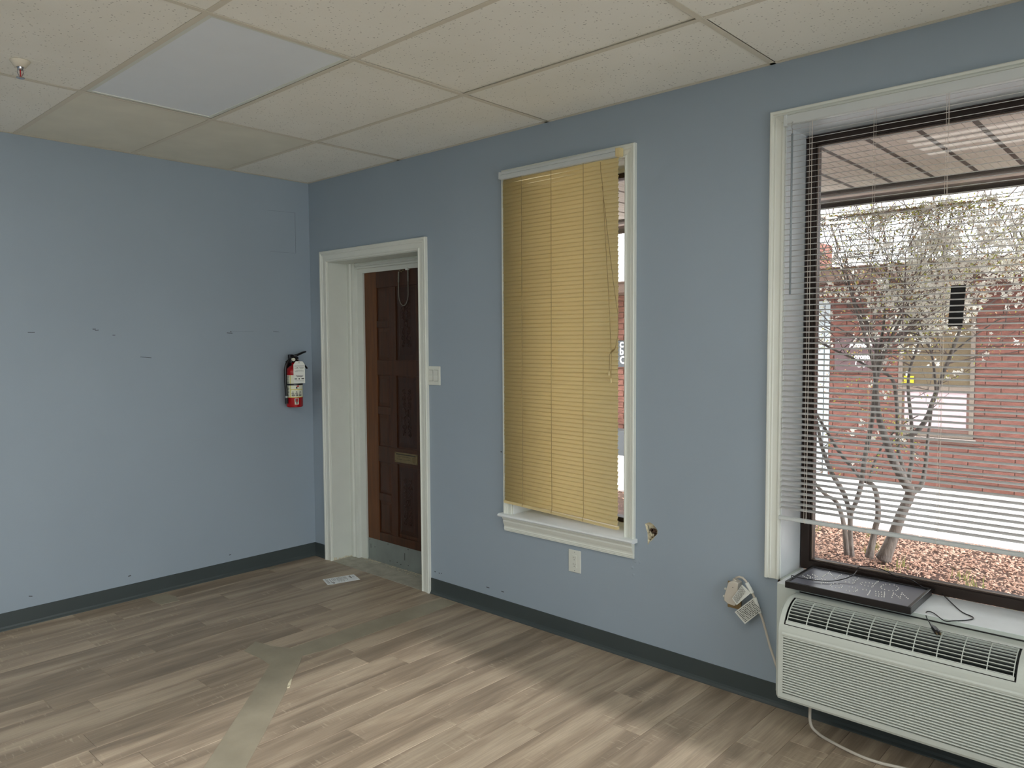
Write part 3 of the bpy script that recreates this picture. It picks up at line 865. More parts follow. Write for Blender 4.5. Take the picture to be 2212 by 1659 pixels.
# ---- white blind
bw = thing('window_blind', 'open white slatted blind hanging across the wide window', 'blind', (4.6, 0, 2.45), None)
hx0, hx1 = 3.528, 5.690
BY = -.0195
hr = MB().prism([(BY - .022, 2.480), (BY - .022, 2.447), (BY - .019, 2.443), (BY - .003, 2.442), (BY - .003, 2.480)], 0, hx0 + .014, hx1)
hr.build('headrail', 'rail', bw)
MB().box((hx0, -.046, 2.436), (hx0 + .014, -.0235, 2.484)).build('end_bracket', 'rail', bw, bevel=.002)
MB().box((hx1 + .0005, -.046, 2.436), (hx1 + .012, -.0235, 2.484)).build('end_bracket', 'rail', bw, bevel=.002)
def slatmesh(x0, x1, wdt, tilt, crown, th_=.0006):
    m_ = MB()
    pf = []
    n = 4
    for i in range(n + 1):
        t = -1 + 2 * i / n
        y = t * wdt / 2; z = crown * (1 - t * t)
        pf.append((y, z))
    pr = pf + [(y, z - th_) for y, z in pf[::-1]]
    ca, sa = math.cos(tilt), math.sin(tilt)
    pr = [(y * ca - z * sa, y * sa + z * ca) for y, z in pr]
    m_.prism(pr, 0, x0, x1)
    return m_
pitch = 0.0222
z = 2.424
first = None
nsl = 0
SC = Vector((4.6, 0, 0))
while z > 0.850:
    if first is None:
        sm = slatmesh(hx0 + .002 - 4.6, hx1 - .004 - 4.6, .0250, math.radians(13), .0016)
        first = sm.build('slat', 'slat', None, smooth=True)
        first.parent = bw
        o = first
    else:
        o = first.copy(); COL.objects.link(o)
    o.location = (0 + R.uniform(-.0006, .0006), BY, z - 2.45)
    nsl += 1
    z -= pitch
br = MB().prism([(BY + a_, b_) for a_, b_ in [(-.0125, .822), (-.011, .832), (0, .835), (.011, .832), (.0125, .822), (.011, .819), (-.011, .819)]], 0, hx0 - .004, hx1 - .004)
br.build('bottom_rail', 'rail', bw)
for x, lift in ((3.632, 1), (3.874, 0), (4.119, 1), (4.60, 0), (5.10, 1), (5.58, 1)):
    lc = MB()
    for yy, xx in ((BY - .0132, 0), (BY + .0132, 0)):
        lc.tube([(x + xx, yy, 2.446), (x + xx, yy, .834)], .0006, 4)
    lc.build('ladder_cord', 'cord', bw)
    if lift:
        MB().tube([(x + .009, BY - .0140, 2.446), (x + .009, BY - .0140, .834)], .0007, 4).build('lift_cord', 'cord', bw)
    MB().tube([(x, BY - .0130, .832), (x + .002, BY - .0140, .824), (x + .006, BY - .0135, .818)], .0012, 4).build('cord_plug', 'cord', bw)
wd = MB().tube([(3.566, -.046, 2.402), (3.567, -.048, 1.757)], .0042, 6)
w_o = wd.build('tilt_wand', 'wand', bw, smooth=True)
MB().tube([(3.567, -.042, 2.450), (3.564, -.045, 2.446), (3.564, -.046, 2.425), (3.567, -.045, 2.420), (3.566, -.046, 2.400)], .0016, 6).build('wand_hook', 'chrome', w_o)

# ---- yellowed blind
by = thing('window_blind', 'yellowed closed slatted blind hanging slightly crooked in the narrow window', 'blind', (2.33, -.03, 2.47))
BX0, BX1 = 1.952, 2.712
MB().prism([(-.048, 2.492), (-.049, 2.478), (-.046, 2.476), (-.049, 2.474), (-.048, 2.456), (-.044, 2.452), (-.022, 2.452), (-.020, 2.492)], 0, BX0 - .006, BX1 - .006).build('headrail', 'rail', by)
MB().box((BX1 - .006, -.052, 2.452), (BX1 + .020, -.018, 2.492)).build('end_bracket', 'cream_plastic', by, bevel=.003)
MB().box((BX0 - .018, -.050, 2.456), (BX0 - .006, -.018, 2.494)).build('end_bracket', 'rail', by, bevel=.002)
n2 = 83
first = None
ztop, zbL, zbR = 2.441, 0.700, 0.672
for i in range(n2):
    t = i / (n2 - 1)
    zl = ztop + (zbL - ztop) * t
    # only the lowest slats sag towards the right
    sag = (zbR - zbL) * max(0, (t - 0.55) / 0.45) ** 1.5
    if first is None:
        sm = slatmesh(BX0 - 2.33, BX1 - 2.33, .0262, math.radians(72), .0022)
        first = sm.build('slat', 'yellow', None, smooth=True)
        first.parent = by
        o = first
    else:
        o = first.copy(); COL.objects.link(o)
    o.location = (R.uniform(-.0012, .0012), 0.0 + R.uniform(-.0006, .0006), zl + sag / 2 - 2.47)
    o.rotation_euler = (R.uniform(-.02, .02), -sag / 0.76 + R.uniform(-.0006, .0006), 0)
brz0, brz1 = 0.676, 0.645
MB().hexa([(BX0, -.042, brz0 - .004), (BX0, -.018, brz0 - .004), (BX0, -.018, brz0 + .010), (BX0, -.042, brz0 + .010), (BX1, -.042, brz1 - .004), (BX1, -.018, brz1 - .004), (BX1, -.018, brz1 + .010), (BX1, -.042, brz1 + .010)]).build('bottom_rail', 'cream_plastic', by)
for x in (2.098, 2.303, 2.511):
    zb = brz0 + (brz1 - brz0) * (x - BX0) / (BX1 - BX0)
    MB().tube([(x, -.045, 2.452), (x + .001, -.046, 1.8), (x - .001, -.046, 1.2), (x + .001, -.046, zb + .03), (x - .006, -.046, zb)], .0012, 5).build('ladder_cord', 'yellow_cord', by)
pc = lambda u, v, y=-.050: on(1, y, u, v)
MB().tube([pc(1297, 350), pc(1298, 372), pc(1302, 402), pc(1308, 520), pc(1315, 640), pc(1320, 757)], .0013, 5).build('pull_cord', 'yellow_cord', by)
MB().tube([pc(1301, 402), pc(1312, 500), pc(1325, 610), pc(1335, 680), pc(1336, 720), pc(1329, 752), pc(1322, 758), pc(1317, 766), pc(1316, 803)], .0013, 5).build('pull_cord', 'yellow_cord', by)
MB().tube([pc(1321, 758), pc(1320, 790), pc(1320, 818)], .0013, 5).build('pull_cord', 'yellow_cord', by)
MB().tube([pc(1319, 762, -.053), pc(1324, 757, -.053), pc(1329, 753, -.053)], [.003, .005, .002], 6).build('cord_knot', 'yellow_cord', by)
MB().tube([pc(1316, 802), pc(1315.5, 811)], [.003, .006], 8).build('cord_tassel', 'cream_plastic', by)
MB().tube([pc(1320, 817), pc(1320, 827)], [.003, .006], 8).build('cord_tassel', 'cream_plastic', by)

# ================================================================== FLOOR FILLER
def slab(poly_, name, m, label, cat, z=0.0018):
    k_ = len(poly_)
    mm = MB()
    mm.v = [(x, y, -.0005) for x, y in poly_] + [(x, y, z) for x, y in poly_]
    mm.f = [tuple(range(k_, 2 * k_)), tuple(range(k_))[::-1]] + [(i, (i + 1) % k_, k_ + (i + 1) % k_, k_ + i) for i in range(k_)]
    return mm.build(name, m, label=label, cat=cat)
slab([(1.418, -.030), (1.546, -.030), (1.556, -.30), (1.548, -.62), (1.552, -.95), (1.530, -1.075), (1.60, -1.135), (1.84, -1.365), (2.10, -1.615), (2.40, -1.915), (2.75, -2.27), (3.0, -2.55), (2.90, -2.64), (2.60, -2.345), (2.143, -1.878), (1.80, -1.535), (1.502, -1.240), (1.40, -1.232), (1.250, -1.240), (1.182, -1.138), (1.30, -1.115), (1.400, -1.06), (1.396, -.60), (1.405, -.25)], 'floor_filler', 'filler', 'long grey green filler strip slanting across the floor planks', 'floor patch')
slab([(0.042, -1.232), (0.04, -1.118), (.11, -1.112), (.15, -1.10), (.20, -1.118), (.243, -1.121), (.236, -1.17), (.233, -1.228), (.14, -1.236)], 'floor_filler', 'filler', 'small grey green filler patch beside the left baseboard', 'floor patch')
slab([(0.03, -.425), (.03, -.36), (.085, -.36), (.09, -.42)], 'floor_filler', 'filler', 'tiny pale filler patch by the left baseboard nearer the corner', 'floor patch')
slab([tuple(on(2, 0, *p))[:2] for p in [(627, 1470), (631, 1468), (626, 1485), (620, 1487), (622, 1478)]], 'vinyl_chip', 'plaster', 'torn pale vinyl chip at the edge of the filler strip', 'chip', z=.004)

# paper flyer
pf = [on(2, 0, *p) for p in [(697, 1252), (764, 1241), (778, 1252), (708, 1264)]]
fl_ = thing('flyer', 'white printed flyer lying on the floor near the door', 'flyer', (0.63, -.22, 0))
MB().hexa([(p.x, p.y, .0004) for p in pf] + [(p.x, p.y, .0016) for p in pf]).build('sheet', 'paper', fl_)
a0, a1, a2 = pf[0], pf[1], pf[3]
ex = (a1 - a0); ey = (a2 - a0)
ink = MB()
def inkq(s0, s1, t0, t1):
    ps = [a0 + ex * s + ey * t for s, t in ((s0, t0), (s1, t0), (s1, t1), (s0, t1))]
    ink.poly([(p.x, p.y, .0019) for p in ps])
for s, t0, t1 in [(.06, .1, .9), (.10, .15, .8), (.17, .15, .75), (.24, .12, .62), (.29, .12, .6), (.33, .12, .55), (.39, .1, .8), (.43, .1, .7), (.47, .1, .85), (.51, .1, .7), (.55, .1, .86), (.60, .1, .6), (.64, .1, .55), (.68, .1, .7)]:
    q = t0
    while q < t1:
        l_ = R.uniform(.05, .14)
        inkq(s, s + .013, q, min(q + l_, t1)); q += l_ + .025
inkq(.15, .21, .78, .86); inkq(.19, .24, .80, .95)
inkq(.83, .85, .12, .55); inkq(.80, .815, .15, .5)
for q in range(6):
    a = q * math.pi / 3
    inkq(.92 + .02 * math.cos(a), .93 + .02 * math.cos(a), .33 + .1 * math.sin(a), .38 + .1 * math.sin(a))
ink.build('print', 'ink', fl_)

# ================================================================== SWITCH, OUTLET
sw = thing('light_switch', 'white double rocker light switch plate beside the door', 'light switch', (1.335, 0, 1.365))
MB().box((1.279, -.007, 1.306), (1.395, 0, 1.422)).build('switch_plate', 'plate', sw, bevel=.003)
for x in (1.314, 1.360):
    MB().prism([(-.007, 1.331), (-.0105, 1.333), (-.0085, 1.364), (-.0125, 1.396), (-.007, 1.398)], 0, x - .0165, x + .0165).build('rocker', 'plate', sw)
    MB().box((x - .0178, -.0074, 1.3300), (x + .0178, -.0068, 1.3990)).build('rocker_gap', 'slot', sw)
ol = thing('wall_outlet', 'white duplex outlet plate below the narrow window', 'outlet', (2.420, 0, .42))
MB().box((2.383, -.006, .362), (2.463, 0, .480)).build('outlet_plate', 'plate', ol, bevel=.0025)
of = MB().box((2.406, -.009, .388), (2.440, -.005, .454)).build('outlet_face', 'plate', ol, bevel=.001)
for zc in (.438, .404):
    for dx, h_ in ((-.006, .008), (.006, .006)):
        MB().box((2.423 + dx - .001, -.0094, zc - h_ / 2 + .003), (2.423 + dx + .001, -.0088, zc + h_ / 2 + .003)).build('slot', 'slot', of)
    MB().lathe([(0, -.0006), (.0022, -.0005), (.0023, 0)], (2.423, -.009, zc - .008), 8, 1).build('slot', 'slot', of)
for zc in (.470, .372):
    MB().lathe([(0, -.0012), (.0022, -.001), (.0027, 0)], (2.423, -.006, zc), 8, 1).build('screw_head', 'steel', ol)

# ================================================================== FIRE EXTINGUISHER
fe = thing('fire_extinguisher', 'red fire extinguisher with white tag on the left wall near the corner', 'fire extinguisher', (.078, -.196, 1.118))
cx, cy = .078, -.196
cyl = MB().lathe([(0, 1.118), (.050, 1.118), (.0545, 1.121), (.056, 1.126), (.056, 1.355), (.054, 1.372), (.047, 1.388), (.036, 1.400), (.024, 1.408), (.016, 1.412), (.016, 1.432), (0, 1.432)], (cx, cy, 0), 32).build('cylinder', 'redpaint', fe, smooth=True)
def wrap(z0, z1, a0_, a1_, m, name, parent, r=.0566, n=14):
    mm = MB()
    for i in range(n):
        for (rr_, ) in ((r,),):
            pass
    n0 = 0
    for i in range(n + 1):
        a = a0_ + (a1_ - a0_) * i / n
        for z_ in (z0, z1):
            mm.v.append((cx + r * math.cos(a), cy + r * math.sin(a), z_))
            mm.v.append((cx + (r - .0005) * math.cos(a), cy + (r - .0005) * math.sin(a), z_))
    for i in range(n):
        b_ = i * 4
        mm.f += [(b_, b_ + 4, b_ + 6, b_ + 2), (b_ + 1, b_ + 3, b_ + 7, b_ + 5), (b_ + 2, b_ + 6, b_ + 7, b_ + 3), (b_, b_ + 1, b_ + 5, b_ + 4)]
    mm.f += [(0, 2, 3, 1), (n * 4, n * 4 + 1, n * 4 + 3, n * 4 + 2)]
    return mm.build(name, m, parent, smooth=False)
A = -.52   # direction in which the label faces the room
wrap(1.187, 1.344, A - 1.9, A + 1.5, 'label', 'label', cyl)
wrap(1.187, 1.191, A - 1.9, A + 1.5, 'yellowprint', 'label_band', cyl, r=.0569)
wrap(1.191, 1.344, A - .56, A - .46, 'yellowprint', 'label_band', cyl, r=.0569, n=3)
wrap(1.240, 1.245, A - .46, A + 1.2, 'yellowprint', 'label_band', cyl, r=.0569)
tx = []
for z_ in [1.335, 1.326, 1.317, 1.308, 1.299, 1.290, 1.281, 1.258, 1.250, 1.242, 1.234, 1.226, 1.218, 1.210, 1.202, 1.196]:
    wrap(z_, z_ + .0035, A - 1.45, A - .65 - R.uniform(0, .15), 'ink', 'printed_line', cyl, r=.0569, n=5)
for a_ in (-.36, .10, .56):
    wrap(1.197, 1.209, A + a_, A + a_ + .32, 'ink', 'pictogram', cyl, r=.0569, n=3)
    wrap(1.200, 1.206, A + a_ + .10, A + a_ + .20, 'label', 'pictogram', cyl, r=.0572, n=2)
    wrap(1.215, 1.219, A + a_ - .03, A + a_ + .30, 'ink', 'printed_line', cyl, r=.0569, n=3)
    wrap(1.223, 1.229, A + a_ + .08, A + a_ + .2, 'ink', 'printed_line', cyl, r=.0569, n=2)
wrap(1.249, 1.262, A + .16, A + .34, 'ink', 'pictogram', cyl, r=.0569, n=3)
wrap(1.262, 1.270, A + .25, A + .55, 'redprint', 'pictogram', cyl, r=.0569, n=3)
wrap(1.138, 1.180, A - .02, A + .48, 'label', 'round_sticker', cyl, r=.0569, n=4)
wrap(1.156, 1.177, A + .05, A + .41, 'ink', 'pictogram', cyl, r=.0572, n=4)
wrap(1.158, 1.175, A + .15, A + .32, 'redprint', 'pictogram', cyl, r=.0575, n=3)
for z_ in (1.150, 1.143):
    wrap(z_, z_ + .004, A + .08, A + .38, 'ink', 'printed_line', cyl, r=.0572, n=3)
st_ = MB().lathe([(.0575, 0), (.059, .0), (.059, .012), (.0575, .012), (.0575, 0)], (cx, cy, 1.272), 32).build('strap', 'blackgloss', fe)
# wall bracket behind
MB().box((0, cy - .02, 1.14), (.022, cy + .02, 1.44)).build('wall_bracket', 'blackgloss', fe, bevel=.002)
# valve body and levers; the handle points along the wall towards the corner
vb = MB()
vb.frame_box((cx, cy, 1.450), (.014, 0, 0), (0, .030, 0), (0, 0, .020))
vb.frame_box((cx, cy - .026, 1.470), (.013, 0, 0), (0, .014, 0), (0, 0, .018))
vb.build('valve_body', 'blackgloss', fe, bevel=.003)
MB().tube([(cx, cy - .005, 1.475), (cx, cy + .030, 1.483), (cx, cy + .065, 1.497), (cx, cy + .098, 1.506)], [.009, .009, .008, .006], 8).build('squeeze_lever', 'blackgloss', fe, smooth=True)
MB().tube([(cx, cy + .015, 1.448), (cx, cy + .050, 1.430), (cx, cy + .080, 1.412), (cx, cy + .100, 1.393), (cx, cy + .106, 1.385)], [.010, .008, .007, .007, .006], 8).build('carry_handle', 'blackgloss', fe, smooth=True)
MB().lathe([(0, .016), (.011, .016), (.012, .012), (.012, 0)], (cx + .012, cy - .016, 1.452), 16, 0).build('pressure_gauge', 'label', fe)
MB().tube([(cx + .006, cy + .02 + .012 * math.cos(a * math.pi / 6), 1.470 + .016 * math.sin(a * math.pi / 6)) for a in range(13)], .0014, 6).build('safety_pin_ring', 'chrome', fe)
MB().tube([(cx + .01, cy - .035, 1.455), (cx + .012, cy - .056, 1.440), (cx + .013, cy - .070, 1.415), (cx + .013, cy - .0765, 1.38), (cx + .013, cy - .077, 1.30), (cx + .013, cy - .072, 1.21), (cx + .013, cy - .071, 1.178)], .0095, 10).build('hose', 'blackgloss', fe, smooth=True)
MB().lathe([(0, 1.186), (.0105, 1.186), (.0105, 1.200), (0, 1.200)], (cx + .013, cy - .071, 0), 14).build('hose_collar', 'steel', fe)
MB().lathe([(0, 1.146), (.011, 1.146), (.012, 1.184), (0, 1.186)], (cx + .013, cy - .071, 0), 14).build('nozzle', 'blackgloss', fe)
# inspection tag, hung from the valve
nrm = Vector((.84, -.54, 0)); tu = Vector((.54, .84, 0)); up = Vector((0, 0, 1))
tc_ = Vector((cx, cy, 0)) + nrm * .064 + tu * .036
tw, tz0, tz1 = .0385, 1.287, 1.440
tp = [(-tw, tz0), (tw, tz0), (tw, tz1 - .022), (tw * .6, tz1), (-tw * .6, tz1), (-tw, tz1 - .022)]
mm = MB()
mm.v = [tuple(tc_ + tu * a + up * b) for a, b in tp] + [tuple(tc_ + tu * a + up * b - nrm * .0006) for a, b in tp]
mm.f = [tuple(range(6)), tuple(range(6, 12))[::-1]] + [(i, (i + 1) % 6, 6 + (i + 1) % 6, 6 + i) for i in range(6)]
tag_o = mm.build('inspection_tag', 'taglabel', fe)
def tline(z_, a, b, h=.003, m='ink'):
    q = MB()
    q.frame_box(tc_ + tu * ((a + b) / 2) + up * z_ + nrm * .0004, tu * ((b - a) / 2), nrm * .0002, up * (h / 2))
    q.build('printed_line', m, tag_o)
tline(1.408, -.032, .032); tline(1.378, -.020, .022, .0015); tline(1.373, -.032, .032, .0015)
tline(1.366, -.030, -.010, .0015); tline(1.340, -.024, .026); tline(1.333, -.018, .022)
tline(1.318, -.032, -.016, .006); tline(1.318, -.005, .003, .008); tline(1.319, .014, .032, .006); tline(1.304, -.028, .030, .0015)
tline(1.396, -.001, .032, .0022); tline(1.391, .004, .028, .0015)
text_mesh('PI', .015, 'tag_letters', 'ink', tag_o, tc_ + tu * -.018 + up * 1.388 + nrm * .0006, tu, up, bold=.0004, depth=.0001)
MB().tube([tc_ + tu * (-.024) + tu * .005 * math.cos(a * math.pi / 6) + up * (1.393 + .005 * math.sin(a * math.pi / 6)) + nrm * .0006 for a in range(3, 11)], .0008, 4).build('tag_emblem', 'ink', tag_o)
MB().frame_box(tc_ + up * 1.430 + nrm * .0004, tu * .0025, nrm * .0003, up * .0025).build('tag_hole', 'ink', tag_o)
MB().tube([tc_ + up * 1.430, tc_ + up * 1.445 - nrm * .02, Vector((cx + .01, cy + .02, 1.456))], .0007, 4).build('tag_string', 'cord', tag_o)

# ================================================================== SPRINKLER
sp = thing('fire_sprinkler', 'pendent chrome fire sprinkler on the ceiling near the top left', 'sprinkler', (1.253, -2.137, HC))
MB().lathe([(.013, -.022), (.022, -.020), (.030, -.008), (.036, -.001), (.037, .003), (.034, .003)], (1.253, -2.137, HC), 24).build('escutcheon', 'grid', sp, smooth=True)
MB().lathe([(0, -.034), (.008, -.034), (.011, -.028), (.013, -.020), (.013, .003)], (1.253, -2.137, HC), 16).build('sprinkler_body', 'chrome', sp, smooth=True)
for s_ in (-1, 1):
    MB().tube([(1.253, -2.137 + s_ * .009, HC - .030), (1.253, -2.137 + s_ * .011, HC - .044), (1.253, -2.137 + s_ * .003, HC - .062)], .002, 6).build('frame_arm', 'chrome', sp)
MB().lathe([(0, -.060), (.0025, -.060), (.0025, -.033), (0, -.033)], (1.253, -2.137, HC), 8).build('glass_bulb', 'redprint', sp)
MB().lathe([(0, -.066), (.013, -.0665), (.016, -.064), (.004, -.062), (0, -.062)], (1.253, -2.137, HC), 16).build('deflector', 'chrome', sp)

# ================================================================== HEATING UNIT
ac = thing('air_conditioner', 'grey white through-wall air conditioner under the wide window', 'air conditioner', (4.15, -.16, .155))
AX0, AX1 = 3.615, 4.690
AR = .12; ACy, ACz = -.13, .42
def arc(th_): 
    return (ACy - AR * math.cos(th_), ACz + AR * math.sin(th_))
def aprof(a, b, n=10): return [arc(math.radians(a + (b - a) * i / n)) for i in range(n + 1)]
gA, gB = 19, 84
body = MB()
def strip(pf, xa, xb):
    n = len(body.v); k_ = len(pf)
    body.v += [(xa, y, z) for y, z in pf] + [(xb, y, z) for y, z in pf]
    for i in range(k_ - 1): body.f.append((n + i, n + i + 1, n + k_ + i + 1, n + k_ + i))
GX0, GX1 = 3.645, 4.412
LX0, LX1, LZ0, LZ1 = 3.645, 4.660, .186, .414
low = [(-.060, .155), (-.236, .155), (-.246, .159), (-.25, .168), (-.25, LZ0)]
mid1 = [(-.25, LZ0), (-.25, LZ1)]
mid2 = [(-.25, LZ1)] + aprof(2, gA, 3)
garc = aprof(gA, gB, 10)
top = [arc(math.radians(gB)), (-.125, .540), (-.060, .540)]
ec = .010
full = low + mid1[1:] + mid2[1:] + garc[1:] + top[1:]
# end caps with a softened edge
for xe, xi in ((AX0, AX0 + ec), (AX1, AX1 - ec)):
    inner_ = [(y, z) for y, z in full]
    outer_ = [(min(y + .008, -.060) if y < -.061 else y, z + (.006 if z < .2 else (-.006 if z > .5 else 0))) for y, z in full]
    n = len(body.v); k_ = len(full)
    body.v += [(xi, y, z) for y, z in inner_] + [(xe, y, z) for y, z in outer_]
    for i in range(k_ - 1): body.f.append((n + i, n + i + 1, n + k_ + i + 1, n + k_ + i))
    body.f.append(tuple(n + k_ + i for i in range(k_)))
XA, XB = AX0 + ec, AX1 - ec
strip(low, XA, XB); strip(mid1, XA, LX0); strip(mid1, LX1, XB); strip(mid2, XA, XB)
strip(garc, XA, GX0); strip(garc, GX1, XB); strip(top, XA, XB)
body.build('cover', 'ac', ac)
# louvre field
MB().box((LX0, -.249, LZ0 - .001), (LX1, -.236, LZ0)).box((LX0, -.249, LZ1), (LX1, -.236, LZ1 + .001)).build('louver_recess', 'ac', ac)
MB().box((LX0, -.2395, LZ0), (LX1, -.2375, LZ1)).build('louver_back', 'slot', ac)
nl = 22
lp = (LZ1 - LZ0) / nl
first = None
for i in range(nl):
    z0_ = LZ0 + i * lp
    if first is None:
        mm = MB().prism([(-.2510, .0050), (-.2520, .0072), (-.2500, lp - .0004), (-.2400, lp + .0008), (-.2400, .0060)], 0, LX0, LX1)
        mm.v = [(x - 4.15, y + .16, z_) for x, y, z_ in mm.v]
        first = mm.build('louver', 'ac')
        first.parent = ac; o = first
    else:
        o = first.copy(); COL.objects.link(o)
    o.location = (0, 0, z0_ - .155)
# raised rim above the louvres
MB().prism([(-.2499, .416), (-.2530, .418), (-.2535, .424), (-.2500, .430)], 0, LX0 - .006, LX1 + .006).build('louver_rim', 'ac', ac)
# grille cavity
cav = MB()
cA = [arc(math.radians(gA)), (-.175, .440), (-.135, .470), arc(math.radians(gB))]
n = len(cav.v)
cav.v += [(GX0, y, z) for y, z in cA] + [(GX1, y, z) for y, z in cA]
cav.f += [(0, 1, 5, 4), (1, 2, 6, 5), (2, 3, 7, 6), (3, 2, 1, 0), (4, 5, 6, 7)]
cav.build('grille_cavity', 'ac_in', ac)
for i in range(9):
    th_ = math.radians(gA + 6 + (gB - gA - 10) * (i + .5) / 9)
    y, z = arc(th_)
    MB().frame_box(((GX0 + GX1) / 2, y + .012, z - .006), ((GX1 - GX0) / 2 - .003, 0, 0), (0, .007, .0035), (0, .0003, -.0006)).build('deflector_vane', 'ac_vane', ac)
nb = 8
gs, ge = gA + 8.0, gB - 3
for i in range(nb + 1):
    th_ = math.radians(gs + (ge - gs) * i / nb)
    y, z = arc(th_)
    r_ = Vector((0, -math.cos(th_), math.sin(th_)))
    tt = Vector((0, math.sin(th_), math.cos(th_)))
    c = Vector(((GX0 + GX1) / 2, y, z)) - r_ * .002
    MB().frame_box(c, ((GX1 - GX0) / 2 - .006, 0, 0), r_ * .003, tt * .0012).build('grille_bar', 'ac', ac)
for i in range(11):
    x = GX0 + .008 + (GX1 - GX0 - .016) * i / 10
    pf_ = []
    for q in range(9):
        th_ = math.radians(gs - 1 + (ge - gs + 2) * q / 8)
        y, z = arc(th_)
        pf_.append((Vector((x, y, z)) + Vector((0, -math.cos(th_), math.sin(th_))) * .0008, th_))
    mm = MB(); n = 0
    for p, th_ in pf_:
        r_ = Vector((0, -math.cos(th_), math.sin(th_)))
        for dx, dr in ((-.0013, 0), (.0013, 0), (.0013, -.006), (-.0013, -.006)):
            mm.v.append(tuple(p + Vector((dx, 0, 0)) + r_ * dr))
    for q in range(8):
        for e_ in range(4):
            f_ = (e_ + 1) % 4
            mm.f.append((q * 4 + e_, q * 4 + f_, (q + 1) * 4 + f_, (q + 1) * 4 + e_))
    mm.f += [(0, 1, 2, 3), (32, 35, 34, 33)]
    mm.build('grille_fin', 'ac', ac)
# lower lip of the grille and the seam round it
lipp = [arc(math.radians(gA + .3)), arc(math.radians(gs - 1.5))]
def arcbar(a, b, xa, xb, name, m, out=.0006, th2=.003, n=3):
    mm = MB()
    for i in range(n + 1):
        t_ = math.radians(a + (b - a) * i / n)
        r_ = (-math.cos(t_), math.sin(t_))
        y, z = arc(t_)
        for x in (xa, xb):
            mm.v.append((x, y + r_[0] * out, z + r_[1] * out)); mm.v.append((x, y + r_[0] * (out - th2), z + r_[1] * (out - th2)))
    for i in range(n):
        b_ = i * 4
        mm.f += [(b_, b_ + 4, b_ + 6, b_ + 2), (b_ + 1, b_ + 3, b_ + 7, b_ + 5), (b_, b_ + 1, b_ + 5, b_ + 4), (b_ + 2, b_ + 6, b_ + 7, b_ + 3)]
    mm.f += [(0, 2, 3, 1), (n * 4, n * 4 + 1, n * 4 + 3, n * 4 + 2)]
    return mm.build(name, m, ac)
arcbar(gA + 1.2, gs - 1, GX0 + .004, GX1 - .004, 'grille_lip', 'ac')
arcbar(gA - .2, gA + 1.0, GX0, GX1, 'seam', 'slot', out=.0004)
arcbar(gA, gB, GX0 - .0012, GX0 + .0006, 'seam', 'slot', out=.0004, n=10)
arcbar(gA, gB, GX1 - .0006, GX1 + .0015, 'seam', 'slot', out=.0004, n=10)
arcbar(gA, gB - 2, 4.440, 4.664, 'control_door', 'ac', out=.0016, n=10)
arcbar(gA, gB - 2, 4.4385, 4.440, 'seam', 'slot', out=.0006, n=10)
arcbar(gA - 1, gA, 4.4385, 4.6655, 'seam', 'slot', out=.0006, n=2)
# hairline dip along the top where the cover meets the box
MB().box((AX0 + .02, -.0725, .5405), (AX1, -.0712, .5455)).build('top_gap', 'slot', ac)

# ---- power cord with big safety plug
pg = thing('plug_adapter', 'beige safety plug on the wall left of the air conditioner with two paper tags', 'plug', (3.31, -.02, .45))
P = lambda u, v, y=-.03: on(1, y, u, v)
po = [P(1577, 1256), P(1588, 1253), P(1598, 1258), P(1597, 1300), P(1590, 1307), P(1576, 1302), P(1568, 1295), P(1568, 1285)]
mm = MB(); k_ = len(po)
mm.v = [(p.x, -.048, p.z) for p in po] + [(p.x, -.006, p.z) for p in po]
mm.f = [tuple(range(k_)), tuple(range(k_, 2 * k_))[::-1]] + [(i, (i + 1) % k_, k_ + (i + 1) % k_, k_ + i) for i in range(k_)]
mm.build('plug_body', 'beige', pg, bevel=.003)
a = P(1573, 1300, 0); b = P(1602, 1317, 0)
MB().box((a.x, -.006, b.z), (b.x, -.0002, .500)).build('outlet_plate', 'brass', pg, bevel=.001)
for (u, v) in ((1568, 1272), (1565, 1288)):
    p = P(u, v, -.026)
    MB().lathe([(0, -.006), (.004, -.006), (.0055, -.004), (.0055, .004), (0, .004)], (p.x, -.026, p.z), 12, 0).build('button', 'plate', pg)
p = P(1583, 1269, -.048)
MB().box((p.x - .002, -.0488, p.z - .001), (p.x + .002, -.0478, p.z + .001)).build('mark', 'ink', pg)
cpts = [P(1587, 1253, -.03), P(1590, 1248, -.034), P(1597, 1246, -.038), P(1604, 1248, -.040), P(1611, 1255, -.040), P(1618, 1268, -.038), P(1628, 1287, -.034), P(1637, 1312, -.030), P(1648, 1340, -.026), P(1655, 1366, -.024), P(1663, 1396, -.024), P(1671, 1420, -.030), P(1679, 1445, -.036), P(1686, 1470, -.040)]
MB().tube(cpts, .0050, 8).build('power_cable', 'beige', pg, smooth=True)
MB().lathe([(0, -.006), (.010, -.006), (.008, .008), (0, .010)], tuple(P(1587, 1254, -.03)), 12).build('strain_relief', 'beige', pg)
def papertag(c, nm, off):
    ps = [P(u, v, y) for u, v, y in c]
    d = Vector((0, .0012, 0))
    o = MB().hexa([p for p in ps] + [p + d for p in ps]).build('paper_tag', 'taglabel', pg)
    # lines of print run from first to second corner
    ink_ = MB()
    a_, b_, d_ = ps[0], ps[1], ps[3]
    for i in range(9):
        t_ = .08 + i * .098
        s_ = .06
        while s_ < .9:
            l_ = R.uniform(.06, .2)
            q = [a_ + (b_ - a_) * s + (d_ - a_) * t2 + Vector((0, -.0004, 0)) for s, t2 in ((s_, t_), (min(s_ + l_, .93), t_), (min(s_ + l_, .93), t_ + .035), (s_, t_ + .035))]
            ink_.poly(q); s_ += l_ + .035
    ink_.build('print', 'ink', o)
papertag([(1581.5, 1293, -.056), (1603, 1263, -.052), (1622, 1281, -.046), (1591.5, 1307, -.056)], 'a', 0)
